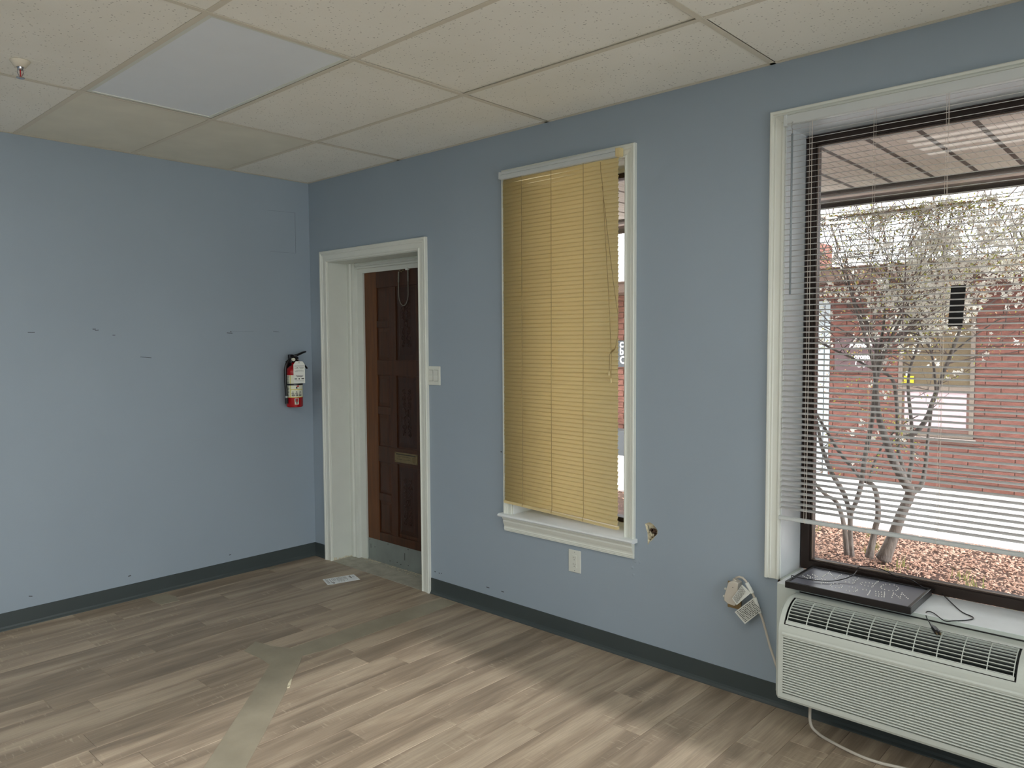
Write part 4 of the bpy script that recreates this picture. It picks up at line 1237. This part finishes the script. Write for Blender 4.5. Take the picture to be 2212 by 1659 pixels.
papertag([(1587, 1322, -.044), (1627, 1292, -.038), (1636, 1327, -.038), (1609, 1348, -.050)], 'b', 0)
MB().tube([P(1613, 1259, -.041), P(1625, 1281, -.037)], .0085, 8).build('tag_sleeve', 'taglabel', pg)
MB().tube([P(1630, 1291, -.035), P(1641, 1324, -.030)], .0085, 8).build('tag_sleeve', 'taglabel', pg)

# thick cable lying on the floor from under the unit
cb = [(3.70, -.10, .17), (3.70, -.11, .10), (3.705, -.115, .03), (3.74, -.13, .009), (3.80, -.155, .0065), (3.905, -.185, .0065), (3.987, -.188, .0065), (4.08, -.165, .0065), (4.2, -.15, .0065), (4.33, -.17, .0065), (4.40, -.16, .03), (4.42, -.14, .17)]
def smooth_path(pts, n=5):
    pts = [Vector(p) for p in pts]; out = []
    for i in range(len(pts) - 1):
        p0 = pts[max(i - 1, 0)]; p1 = pts[i]; p2 = pts[i + 1]; p3 = pts[min(i + 2, len(pts) - 1)]
        for j in range(n):
            t = j / n
            out.append(0.5 * ((2 * p1) + (-p0 + p2) * t + (2 * p0 - 5 * p1 + 4 * p2 - p3) * t * t + (-p0 + 3 * p1 - 3 * p2 + p3) * t ** 3))
    out.append(pts[-1]); return out
tag(MB().tube(smooth_path(cb), .0062, 8).build('power_cable', 'beige', smooth=True, origin=(3.9, -.18, 0)), 'thick beige cable on the floor under the air conditioner', 'cable')

# ================================================================== LED SIGN on the sill
sg = thing('led_sign', 'black framed unlit LED open sign lying flat on the window sill', 'sign', (3.82, .03, .5612))
SX0, SX1, SY0, SY1, SZ0, SZ1 = 3.590, 4.062, -.112, .176, .5615, .589
MB().box((SX0 + .01, SY0 + .01, SZ0 + .001), (SX1 - .01, SY1 - .01, SZ1 - .005)).build('sign_face', 'signface', sg)
f = MB()
wd_ = .013
for a, b in (((SX0, SY0, SZ0), (SX1, SY0 + .008, SZ1)), ((SX0, SY1 - wd_, SZ0), (SX1, SY1, SZ1)), ((SX0, SY0 + .008, SZ0), (SX0 + wd_, SY1 - wd_, SZ1)), ((SX1 - wd_, SY0 + .008, SZ0), (SX1, SY1 - wd_, SZ1))):
    MB().box(a, b).build('frame_bar', 'blackgloss', sg, bevel=.0015)
c1 = [(213,275),(265,305),(315,330),(365,350),(360,255),(405,275),(455,300),(440,345),(520,330),(520,230),(575,255),(620,280),(665,300),(600,320),(560,430),(620,405),(660,425),(690,390),(750,385),(810,365),(840,310),(870,285),(905,260),(940,235),(980,210),(1020,185),(1060,150),(1090,195),(1125,240),(1155,280),(1190,325),(1225,370),(1260,355),(1310,325),(1350,290),(1385,265),(1440,235),(830,410),(920,400),(800,500),(860,490),(930,490),(985,485),(800,540),(1085,580),(1115,545),(1130,625),(1185,520),(1300,525),(1420,550),(1470,605),(1440,645),(1365,650),(1255,655),(1460,435),(1575,465),(1680,480),(1575,350),(1655,275),(1750,300),(1870,320),(1810,405),(1695,385),(1805,510),(1850,480),(1890,430),(1940,385),(1990,345),(1685,635),(1790,640),(1890,665),(1945,715),(1930,750),(1885,765),(1815,775),(1695,765),(1600,735)]
c2 = [(275,295),(330,265),(310,335),(445,260),(555,280),(660,300),(415,360),(520,385),(640,410),(680,375),(720,320),(760,290),(800,250),(840,235),(1000,345),(1080,320),(1210,325),(1350,350),(1435,390),(1490,445),(1465,490),(1410,520),(1310,530),(1180,520),(1045,490),(955,460),(925,415),(945,385),(355,490),(465,505),(585,520),(575,555),(555,595),(530,630),(505,660),(760,550),(770,630),(770,690),(850,565),(865,635),(855,700),(940,575),(955,645),(950,715),(1040,570),(1040,610),(1040,650),(1035,690),(1030,725),(1330,600),(1315,640),(1295,685),(1275,740),(1385,640),(1435,685),(1485,725),(1540,765),(1550,710),(1575,650),(1600,600),(1640,650),(1690,690),(1740,740),(1790,780)]
led0 = None
zf = SZ1 - .005
for (offx, offy, cc) in ((1720, 1225, c1), (1840, 1240, c2)):
    for (a, b) in cc:
        p = on(2, zf + .0015, offx + a / 14.747, offy + b / 14.747)
        if not (SX0 + wd_ < p.x < SX1 - wd_ and SY0 + .008 < p.y < SY1 - wd_): continue
        if led0 is None:
            mm = MB().lathe([(.0021, 0), (.0021, .0018), (.0014, .0031), (0, .0036)], (0, 0, 0), 8)
            led0 = mm.build('led', 'led', smooth=True)
            led0.parent = sg; o = led0
        else:
            o = led0.copy(); COL.objects.link(o)
        o.location = Vector((p.x, p.y, zf)) - sg.location
# black lead: over the sign, against the frame, over the sill and down onto the grille
ld = thing('power_lead', 'thin black power lead looping over the sign and sill to its plug', 'cable', (3.9, .1, .59))
q3 = lambda ax, val, u, v: on(ax, val, u, v)
lp_ = [q3(2, .592, 1712, 1251), q3(2, .600, 1710, 1243), q3(2, .5905, 1722, 1247), q3(2, .5905, 1745, 1251), q3(2, .5905, 1775, 1255), q3(2, .5905, 1800, 1255), q3(2, .595, 1825, 1250), q3(2, .605, 1842, 1243), q3(1, .15, 1850, 1234), q3(1, .17, 1853, 1226), q3(1, .182, 1865, 1223), q3(1, .185, 1890, 1225), q3(1, .185, 1915, 1234), q3(1, .185, 1935, 1245), q3(1, .18, 1965, 1251), q3(1, .178, 1985, 1263), q3(2, .594, 1997, 1270), q3(2, .586, 2012, 1272), q3(2, .570, 2030, 1279), q3(2, .5645, 2055, 1302), q3(2, .5635, 2078, 1322), q3(2, .5635, 2100, 1332), q3(2, .5635, 2101, 1337), q3(2, .5635, 2085, 1340), q3(2, .5635, 2060, 1341), q3(2, .5635, 2040, 1341), q3(2, .5640, 2018, 1325), q3(2, .566, 2006, 1321), q3(2, .560, 2000, 1324), q3(2, .555, 2002, 1335), q3(2, .550, 2010, 1348)]
MB().tube(smooth_path(lp_, 4), .0019, 6).build('cord', 'blackgloss', ld, smooth=True)
pa, pb = q3(2, .552, 2010, 1348), q3(2, .549, 2025, 1366)
pd = (pb - pa)
MB().tube([pa, pa + pd * .3, pa + pd * .5, pa + pd, pa + pd * 1.02], [.003, .0055, .0095, .0105, .006], 8).build('plug', 'blackgloss', ld)
pdn = pd.normalized(); sdv = pdn.cross(Vector((0, 0, 1))).normalized()
for s_ in (-1, 1):
    MB().frame_box(pb + pdn * .008 + sdv * .006 * s_, pdn * .008, sdv * .0008, Vector((0, 0, .003))).build('prong', 'brass', ld)

# ================================================================== OUTSIDE
GZ = -.15
gr = MB().box((-30, TH, GZ - .3), (40, 40, GZ - .03)).build('ground', 'soil', kind='structure')
# mulch bed
mb_ = MB()
NX, NY = 70, 26
for i in range(NX + 1):
    for j in range(NY + 1):
        x = -4 + 14 * i / NX; y = TH + (4.17 - TH) * j / NY
        mb_.v.append((x, y, GZ - .03 + .012 * noise.noise(Vector((x * 3, y * 3, 0)))))
for i in range(NX):
    for j in range(NY):
        a = i * (NY + 1) + j
        mb_.f.append((a, a + NY + 1, a + NY + 2, a + 1))
tag(mb_.build('mulch_bed', 'soil', smooth=True), None, None, kind='structure')['label'] = 'mulched planting bed outside the windows'
ch = MB()
RC = random.Random(11)
for q in range(30000):
    if q < 24500:
        x = RC.uniform(1.6, 6.2); y = RC.uniform(1.0, 4.17)
    else:
        x = RC.uniform(-3.5, 8.5); y = RC.uniform(.4, 4.17)
    l = RC.uniform(.009, .022); wq = l * RC.uniform(.35, .7); t_ = RC.uniform(.002, .005)
    a = RC.random() * math.pi
    tl = RC.uniform(-.5, .5); t2 = RC.uniform(-.4, .4)
    ax = Vector((math.cos(a), math.sin(a), tl)) * l
    ay = Vector((-math.sin(a), math.cos(a), t2)) * wq
    az = Vector((0, 0, t_))
    c = Vector((x, y, GZ - .012 + RC.uniform(-.01, .012)))
    n = len(ch.v)
    ch.v += [tuple(c - ax - az), tuple(c - ay), tuple(c + ax - az), tuple(c + ay * RC.uniform(.6, 1.2)), tuple(c - az * 2), tuple(c + az)]
    ch.f += [(n, n + 1, n + 5), (n + 1, n + 2, n + 5), (n + 2, n + 3, n + 5), (n + 3, n, n + 5)]
tag(ch.build('mulch_chips', 'mulch'), 'pink brown wood chip mulch covering the bed outside the window', 'mulch', kind='stuff')
gs_ = MB()
for q in range(42):
    if q % 2 == 0: gx_, gy_ = RC.uniform(2.2, 4.8), RC.uniform(1.8, 4.0)
    for b_ in range(6):
        x = gx_ + RC.gauss(0, .035); y = gy_ + RC.gauss(0, .035)
        h = RC.uniform(.03, .09); lx, ly = RC.uniform(-.03, .03), RC.uniform(-.03, .03)
        gs_.poly([(x - .003, y, GZ - .015), (x + .003, y + .002, GZ - .015), (x + lx, y + ly, GZ + h)])
tag(gs_.build('grass_tufts', 'grass'), 'sparse young grass tufts poking through the wood chips', 'grass', kind='stuff')
# path slabs
pth = MB().box((-14, 4.17, GZ - .06), (20, 6.70, GZ - .02)).build('path', 'mortar', kind='structure')
pth['label'] = 'pale concrete path along the brick building'
MB().box((XR + .2, -12, GZ - .03), (20, TH, GZ)).build('side_yard', 'yard', kind='structure')['label'] = 'unseen concrete yard added outside the shop window to bounce daylight in'  # unseen ground added to bounce daylight up to the ceiling
xx = -12.0
while xx < 14:
    MB().box((xx + .004, 4.17, GZ - .02), (xx + 1.496, 6.66, GZ)).build('path_slab', 'path', pth)
    xx += 1.5
# small drain slot on the path
# canopy over the windows
cn = thing('canopy', 'tan panelled canopy soffit with dark strips outside the wide window', 'canopy', (3, 1.8, 2.8), kind=None)
x = -2.57
SZ = 2.80
PY0, PY1 = TH + .002, 3.42
first = None
while x < 6.9:
    if first is None:
        mm = MB()
        nr = 5
        wdt = .256 / nr
        for i in range(nr):
            xa = i * wdt
            mm.prism([(xa + .001, .0), (xa + wdt - .004, .0), (xa + wdt - .002, .004), (xa + wdt, .010), (xa, .010), (xa - .0, .004)], 1, 0, PY1 - PY0)
        first = mm.build('soffit_panel', 'soffit'); first.parent = cn; o = first
        mm = MB().box((0, 0, .002), (.032, PY1 - PY0, .014)); st0 = mm.build('soffit_strip', 'soffit_strip'); st0.parent = cn; s_o = st0
    else:
        o = first.copy(); COL.objects.link(o); s_o = st0.copy(); COL.objects.link(s_o)
    o.location = Vector((x + .017, PY0, SZ)) - cn.location
    s_o.location = Vector((x - .016, PY0, SZ)) - cn.location
    x += .290
MB().box((-3.2, TH, 2.815), (7.2, 3.9, 3.15)).build('canopy_deck', 'roof', cn)
MB().box((-3.2, 3.42, 2.778), (7.2, 3.46, 2.815)).build('edge_strip', 'soffit_strip', cn)
MB().box((-3.2, 3.46, 2.760), (7.2, 3.56, 2.815)).build('fascia_board', 'fascia', cn)
MB().box((-3.2, 3.56, 2.775), (7.2, 3.88, 2.815)).build('gutter_bottom', 'bronze', cn)
MB().box((-3.2, 3.88, 2.74), (7.2, 3.93, 3.2)).build('gutter_face', 'bronze', cn)
MB().box((-3.2, TH, 2.45), (-3.0, 3.9, 2.815)).build('end_beam', 'fascia', cn)
# brick building opposite
YB = 6.65
bb = thing('brick_building', 'red brick building across the path with dark window and brown roof edge', 'building', (2.4, YB, GZ))
bw_ = MB()
bw_.box((-6.0, YB + .012, GZ - .05), (14, YB + .25, 2.38)).build('wall', 'mortar', bb)
WX0, WX1, WZ0, WZ1 = 2.105, 2.895, .44, 1.99
ch_ = .086; bl = .30
def course(z0, j, objs):
    off = (j % 2) * bl / 2
    x = -6.0 - off
    while x < 12:
        xa, xb = x + .005, x + bl - .005
        for sg_ in cuts(xa, xb, z0, z0 + ch_ - .010):
            objs.append((sg_[0], sg_[1], z0, z0 + ch_ - .010))
        x += bl
def cuts(a, b, z0, z1):
    segs = [(a, b)]
    for (h0, h1, hz0, hz1) in ((WX0, WX1, WZ0 - .02, WZ1), (.30, 1.30, -1, 2.05)):
        if z1 > hz0 and z0 < hz1:
            new = []
            for (p, q) in segs:
                if q <= h0 or p >= h1: new.append((p, q)); continue
                if p < h0: new.append((p, h0 - .004))
                if q > h1: new.append((h1 + .004, q))
            segs = new
    return [s for s in segs if s[1] - s[0] > .02]
allb = []
j = 0; z_ = GZ
while z_ < 2.24:
    course(z_ + .005, j, allb); z_ += ch_; j += 1
near = [b_ for b_ in allb if 1.25 < (b_[0] + b_[1]) / 2 < 3.75 and b_[2] < 2.30]
near.sort(key=lambda b_: abs((b_[0] + b_[1]) / 2 - 2.5) + abs(b_[2] - .9) * .5)
sing = near[:295]
ss = set(sing)
bmesh_cache = {}
for (xa, xb, z0, z1) in sing:
    key = (round(xb - xa, 3), R.randrange(3))
    if key not in bmesh_cache:
        L_ = xb - xa; h = z1 - z0
        mm = MB()
        jt = [R.uniform(-.004, .004) for _ in range(6)]
        # split face: uneven ridge across the front
        n = 0
        mm.v = [(-L_/2, 0, 0), (L_/2, 0, 0), (L_/2, 0, h), (-L_/2, 0, h), (-L_/2, -.012, .004), (0, -.014 + jt[4], .003), (L_/2, -.012, .004), (-L_/2, -.018 + jt[0], h * .5), (0, -.020 + jt[1], h * .45), (L_/2, -.018 + jt[2], h * .55), (-L_/2, -.012, h - .003), (0, -.013 + jt[3], h - .002), (L_/2, -.012, h - .003)]
        mm.f = [(4, 5, 8, 7), (5, 6, 9, 8), (7, 8, 11, 10), (8, 9, 12, 11), (0, 1, 6, 5, 4), (3, 10, 11, 12, 2), (0, 4, 7, 10, 3), (1, 2, 12, 9, 6)]
        ob = mm.build('brick', 'brick'); bmesh_cache[key] = ob
    else:
        ob = bmesh_cache[key].copy(); COL.objects.link(ob)
    ob.parent = bb
    ob.location = Vector(((xa + xb) / 2, YB + .013, z0)) - bb.location
rest = MB()
for b_ in allb:
    if b_ in ss: continue
    rest.box((b_[0], YB - .002, b_[2]), (b_[1], YB + .013, b_[3]))
rest.build('brickwork', 'brick', bb, kind='stuff')
# its window
wn = MB().box((WX0, YB + .03, WZ0), (WX1, YB + .06, WZ1)).build('window_backing', 'olive', bb)
wf = frame(WX0, WX1, WZ0, WZ1, YB - .012, YB + .04, .045, 'window_frame', 'tanframe', bb)
MB().box((WX0 + .04, YB - .006, .955), (WX1 - .04, YB + .04, 1.02)).build('transom', 'tanframe', bb)
MB().box((WX0 + .045, YB + .010, 1.02), (WX1 - .045, YB + .02, WZ1 - .045)).build('dark_pane', 'olive', bb)
MB().box((WX0 + .07, YB + .006, .53), (WX1 - .075, YB + .02, .955)).build('pink_pane', 'pinkpane', bb)
MB().box((WX0 - .04, YB - .05, WZ0 - .035), (WX1 + .03, YB + .01, WZ0 - .004)).build('window_sill', 'fascia', bb)
MB().box((2.165, YB - .004, 1.055), (2.272, YB + .004, 1.135)).build('yellow_sticker', 'yellowtag', bb)
MB().box((2.185, YB - .005, 1.137), (2.225, YB + .004, 1.19)).build('white_sticker', 'white', bb)
# pale door at the left
dr = MB().box((.36, YB - .005, GZ + .02), (1.24, YB + .03, 2.0)).build('pale_door', 'paleblue', bb)
MB().box((1.24, YB - .015, GZ), (1.30, YB + .03, 2.05)).box((.30, YB - .015, GZ), (.36, YB + .03, 2.05)).box((.36, YB - .015, 2.0), (1.24, YB + .03, 2.05)).build('door_frame', 'paleblue', bb)
MB().box((1.232, YB - .0155, GZ + .02), (1.241, YB - .002, 2.0)).build('door_gap', 'slot', bb)
for zc in (1.42, 1.10, .80):
    MB().tube([(1.12 + .06 * (1 - t / 16) * math.cos(t * .8), YB - .010, zc + .06 * (1 - t / 16) * math.sin(t * .8)) for t in range(15)], .006, 5).build('scroll_decal', 'fascia', bb)
MB().box((.40, YB - .010, GZ + .04), (1.22, YB - .004, .08)).build('kick_plate', 'white', bb)
# eave, fascia and roof
MB().box((-6.5, YB - .55, 2.26), (14, YB + .3, 2.29)).build('eave_soffit', 'roof', bb)
MB().box((-6.5, YB - .58, 2.26), (14, YB - .55, 2.40)).build('eave_fascia', 'roof', bb)
rf = MB().hexa([(-6.5, YB - .60, 2.40), (14, YB - .60, 2.40), (14, YB + 3, 2.42), (-6.5, YB + 3, 2.42), (-6.5, YB - .60, 2.415), (14, YB - .60, 2.415), (14, YB + 3, 2.48), (-6.5, YB + 3, 2.48)]).build('roof', 'roof', bb)
MB().box((-6, YB + 3, GZ), (14, YB + 3.1, 2.45)).build('rear_wall', 'mortar', bb)
MB().box((0.0, YB + .9, 2.45), (.80, YB + 1.4, 2.90)).build('chimney', 'brick', bb)
# sign
sgn = thing('wall_sign', 'maroon sign with white lettering on the brick wall across the path', 'sign', (1.6, YB - .02, 1.35))
s0, s1 = on(1, YB - .03, 1804, 729), on(1, YB - .03, 1904, 803)
MB().box((s0.x, YB - .035, s1.z), (s1.x, YB - .008, s0.z)).build('sign_board', 'signbrown', sgn)
for t_, (u0, v0), (u1, v1), szz in (('Activate', (1835, 750), (1885, 750), .085), ('Toronto', (1837, 775), (1884, 776), .085), ('C5', (1846, 793), (1870, 793), .13)):
    a = on(1, YB - .036, u0, v0); b = on(1, YB - .036, u1, v1)
    text_mesh(t_, szz, 'lettering', 'white', sgn, (a.x, YB - .0365, a.z), (1, 0, 0), (0, 0, 1), bold=.0035 if szz < .1 else 0, width=b.x - a.x, depth=.002)
a = on(1, YB - .036, 1812, 737)
MB().lathe([(0, -.004), (.008, -.003), (.009, .003)], (a.x, YB - .036, a.z), 10, 1).build('sign_screw', 'white', sgn)
# grey sign glimpsed past the edge of the yellowed blind
sg2 = thing('wall_sign', 'grey sign with white letters glimpsed past the yellow blind edge', 'sign', (-1.85, YB - .02, 1.35))
s0, s1 = on(1, YB - .03, 1336, 736), on(1, YB - .03, 1349, 793)
MB().box((s0.x - .2, YB - .035, s1.z), (s1.x + .1, YB - .008, s0.z)).build('sign_board', 'stone', sg2)
for t_, v_, sz_ in (('c', 750, .17), ('b', 766, .15), ('O', 785, .16)):
    a = on(1, YB - .036, 1338.5, v_)
    text_mesh(t_, sz_, 'lettering', 'white', sg2, (a.x, YB - .0365, a.z), (1, 0, 0), (0, 0, 1), bold=.004, depth=.002)
MB().box((-5.5, YB - .30, GZ), (-.6, YB - .02, .22)).build('planter_kerb', 'stone', label='dark grey kerb along the brick wall glimpsed past the yellow blind', cat='kerb')

# ---- flowering tree
tr = thing('flowering_tree', 'multi-stemmed grey barked tree in white blossom outside the wide window', 'tree', (2.85, 3.15, GZ))
RT = random.Random(5)
stems = [
 ([(1908,1207,0,.062),(1916,1190,0,.050),(1930,1157,.02,.043),(1947,1110,.04,.038),(1966,1066,.05,.037),(1954,1041,.0,.034),(1929,994,-.05,.030),(1915,954,-.08,.026),(1900,907,-.1,.022),(1894,864,-.12,.019),(1890,806,-.12,.016),(1880,760,-.15,.013),(1860,700,-.2,.010),(1840,640,-.25,.007),(1828,590,-.3,.004)]),
 ([(1966,1066,.05,.030),(1990,1048,.08,.020),(1997,1018,.1,.016),(2002,983,.1,.014),(2004,950,.12,.012),(2010,905,.15,.010),(2015,860,.18,.007)]),
 ([(1907,965,.1,.012),(1940,950,.12,.020),(1976,936,.15,.020),(2001,905,.18,.019),(2014,870,.2,.018),(2023,846,.22,.017),(2041,799,.24,.016),(2056,759,.26,.015),(2074,712,.3,.012),(2092,650,.33,.009),(2104,590,.36,.006),(2112,530,.4,.003)]),
 ([(1877,1205,-.05,.034),(1884,1175,-.04,.026),(1891,1140,-.03,.023),(1897,1110,-.03,.022),(1893,1066,-.03,.020),(1882,1045,-.03,.017),(1862,1036,-.02,.014),(1840,1010,.0,.012),(1821,987,.02,.015),(1806,966,.03,.014),(1794,945,.04,.013),(1774,912,.06,.012),(1758,880,.1,.010),(1744,830,.14,.007)]),
 ([(1841,1202,-.12,.020),(1838,1160,-.11,.016),(1839,1110,-.1,.016),(1849,1085,-.1,.018),(1860,1048,-.1,.019),(1866,1001,-.1,.018),(1875,954,-.08,.018),(1886,893,-.06,.018),(1889,842,-.05,.017),(1896,806,-.04,.017),(1907,770,-.02,.015),(1925,730,0,.013),(1944,694,.02,.011),(1962,655,.05,.008),(1985,600,.08,.005),(2000,540,.1,.003)]),
 ([(1829,1198,-.2,.022),(1824,1139,-.2,.018),(1812,1095,-.18,.017),(1800,1078,-.17,.015),(1785,1070,-.15,.014),(1762,1046,-.1,.013),(1745,1020,-.05,.012)]),
 ([(1834,1195,-.1,.016),(1836,1140,-.1,.017),(1833,1100,-.1,.018),(1821,1062,-.08,.019),(1797,1023,-.05,.019),(1782,985,0,.017),(1774,960,.03,.016),(1766,920,.06,.014),(1752,870,.1,.010)]),
 ([(1962,1060,.1,.024),(1964,1025,.12,.018),(1969,1001,.13,.017),(1971,965,.15,.016),(1968,905,.16,.014),(1962,846,.18,.013),(1964,803,.2,.011),(1976,766,.22,.010),(1990,722,.24,.009),(1994,683,.26,.007),(2000,620,.3,.004)]),
 ([(1960,1055,.06,.020),(1948,1000,.05,.016),(1940,965,.04,.015),(1938,893,.02,.014),(1934,842,0,.014),(1925,816,-.02,.013),(1905,802,-.04,.011)]),
 ([(1890,800,-.05,.014),(1893,760,-.04,.013),(1890,725,-.03,.012),(1871,694,-.02,.010),(1852,662,0,.008),(1830,620,.05,.005),(1815,560,.1,.003)]),
 ([(1896,790,.02,.013),(1903,740,.03,.012),(1910,690,.05,.010),(1915,640,.08,.008),(1925,570,.12,.005),(1932,500,.15,.003)]),
 ([(1768,738,-.1,.005),(1800,755,-.1,.008),(1842,774,-.08,.009),(1889,799,-.05,.010)]),
 ([(2022,846,.15,.010),(2018,800,.14,.010),(2012,762,.12,.009),(1998,728,.1,.007),(1985,690,.08,.004)]),
 ([(1879,1030,.0,.012),(1893,990,.02,.010),(1912,955,.03,.008),(1945,920,.05,.006),(1985,897,.08,.004)]),
 ([(2050,770,.26,.008),(2085,740,.28,.007),(2120,715,.3,.006),(2160,690,.33,.004),(2205,680,.36,.003)]),
 ([(1893,760,.0,.012),(1925,735,.02,.011),(1965,705,.05,.010),(2000,670,.08,.008),(2030,630,.12,.006),(2050,580,.16,.004)]),
]
tips = []
allpts = []
for st_pts in stems:
    pts = []; rs = []
    for (u, v, dy, r_) in st_pts:
        p = on(1, 3.15 + dy * 1.6, u, v)
        if p.z < GZ: p.z = GZ - .01
        pts.append(p); rs.append(r_)
    sp_ = smooth_path(pts, 3)
    rr_ = []
    for i in range(len(pts) - 1):
        for j2 in range(3): rr_.append(rs[i] + (rs[i + 1] - rs[i]) * j2 / 3)
    rr_.append(rs[-1])
    MB().tube(sp_, rr_, 8).build('stem', 'bark', tr, smooth=True)
    for p, r_ in zip(sp_, rr_):
        if p.z > .45 and r_ < .02: allpts.append((p, r_))
tw_ = MB(); ends = []
def grow(p, d, l, r_, depth):
    pts = [p.copy()]; rs = [r_]
    n = 4
    for i in range(n):
        d = (d + Vector((RT.gauss(0, .22), RT.gauss(0, .22), RT.gauss(.06, .16)))).normalized()
        p = p + d * (l / n)
        if p.y < 0.9: d.y = abs(d.y)
        zl = 1.50 + .1665 * (p.y + 3.1257)
        if p.z > zl and p.y < 4.05: p = Vector((p.x, p.y, zl)); d.z = -abs(d.z) * .3
        pts.append(p.copy()); rs.append(max(r_ * (1 - .65 * (i + 1) / n), .0012))
        if depth < 2 and RT.random() < .75:
            nd = (d + Vector((RT.gauss(0, .7), RT.gauss(0, .7), RT.gauss(.1, .5)))).normalized()
            grow(p, nd, l * RT.uniform(.4, .75), r_ * .6, depth + 1)
        if depth >= 1: ends.append((p.copy(), d.copy()))
    tw_.tube(pts, rs, 4, cap=False)
cand = [a for a in allpts if a[0].z > 1.35]
for q in range(95):
    p, r_ = RT.choice(cand)
    a = RT.random() * 6.283
    d = Vector((math.cos(a) * .8, math.sin(a) * .45 + .2, RT.uniform(.1, 1.1))).normalized()
    grow(p, d, RT.uniform(.45, 1.15), min(r_ * .55, .007), 0)
for q in range(26):
    p, r_ = RT.choice([a for a in allpts if .45 < a[0].z <= 1.35])
    a = RT.random() * 6.283
    d = Vector((math.cos(a), math.sin(a) * .4 - .1, RT.uniform(-.1, .5))).normalized()
    grow(p, d, RT.uniform(.25, .6), min(r_ * .4, .004), 1)
# upper crown behind the canopy edge
for q in range(26):
    p = Vector((RT.uniform(3.1, 4.2), RT.uniform(2.7, 3.7), RT.uniform(1.65, 2.2)))
    grow(p, Vector((RT.gauss(0, .6), RT.gauss(0, .3), RT.uniform(.1, .8))).normalized(), RT.uniform(.3, .7), .004, 0)
for q in range(34):
    p = Vector((RT.uniform(2.0, 4.1), RT.uniform(4.1, 4.6), RT.uniform(2.3, 2.8)))
    grow(p, Vector((RT.gauss(0, .4), .1, 1)).normalized(), RT.uniform(.5, 1.0), .006, 0)
tw_.build('twigs', 'twig', tr, kind='stuff')
pe = MB(); l1 = MB(); l2 = MB()
def flower(mb, c, n, s):
    nd = Vector((RT.gauss(0, 1), RT.gauss(-.4, .7), RT.gauss(.2, .8))).normalized()
    a_ = nd.orthogonal().normalized(); b_ = nd.cross(a_)
    for i in range(n):
        t = 2 * math.pi * i / n + RT.random() * .3
        d = a_ * math.cos(t) + b_ * math.sin(t); e = nd.cross(d)
        mb.poly([c, c + d * s * .6 + e * s * .35 + nd * s * .15, c + d * s + nd * s * .1, c + d * s * .6 - e * s * .35 + nd * s * .15])
RT.shuffle(ends)
def inside(p): return p.z > 2.70 and p.y < 3.97
for idx, (p, d) in enumerate(ends):
    if inside(p): continue
    r0 = RT.random()
    dens = 0.22 if 1.5 < p.z < 2.0 else (.07 if p.z >= 2.0 else .06)
    if p.x > 3.05 and 1.7 < p.z < 2.4: dens = .42
    if r0 < dens:
        for q in range(RT.randint(4, 8)):
            flower(pe, p + Vector((RT.gauss(0, .022), RT.gauss(0, .022), RT.gauss(.005, .02))), 5, RT.uniform(.013, .020))
    for q in range(RT.randint(0, 3)):
        mbx = l1 if RT.random() < .6 else l2
        c = p + Vector((RT.gauss(0, .02), RT.gauss(0, .02), RT.gauss(0, .02)))
        dd = (d + Vector((RT.gauss(0, .6), RT.gauss(0, .6), RT.gauss(-.1, .6)))).normalized()
        s = RT.uniform(.014, .030)
        e = dd.cross(Vector((RT.gauss(0, 1), RT.gauss(0, 1), 1)).normalized()) * .30
        mbx.poly([c, c + dd * s * .5 + e * s, c + dd * s, c + dd * s * .5 - e * s])
pe.build('blossom', 'petal', tr, kind='stuff')
l1.build('green_leaves', 'leaf', tr, kind='stuff')
l2.build('bronze_leaves', 'leaf2', tr, kind='stuff')
print('tree faces', len(tw_.f), len(pe.f), len(l1.f), len(l2.f), 'ends', len(ends), 'slats', nsl)
bpy.context.view_layer.update()
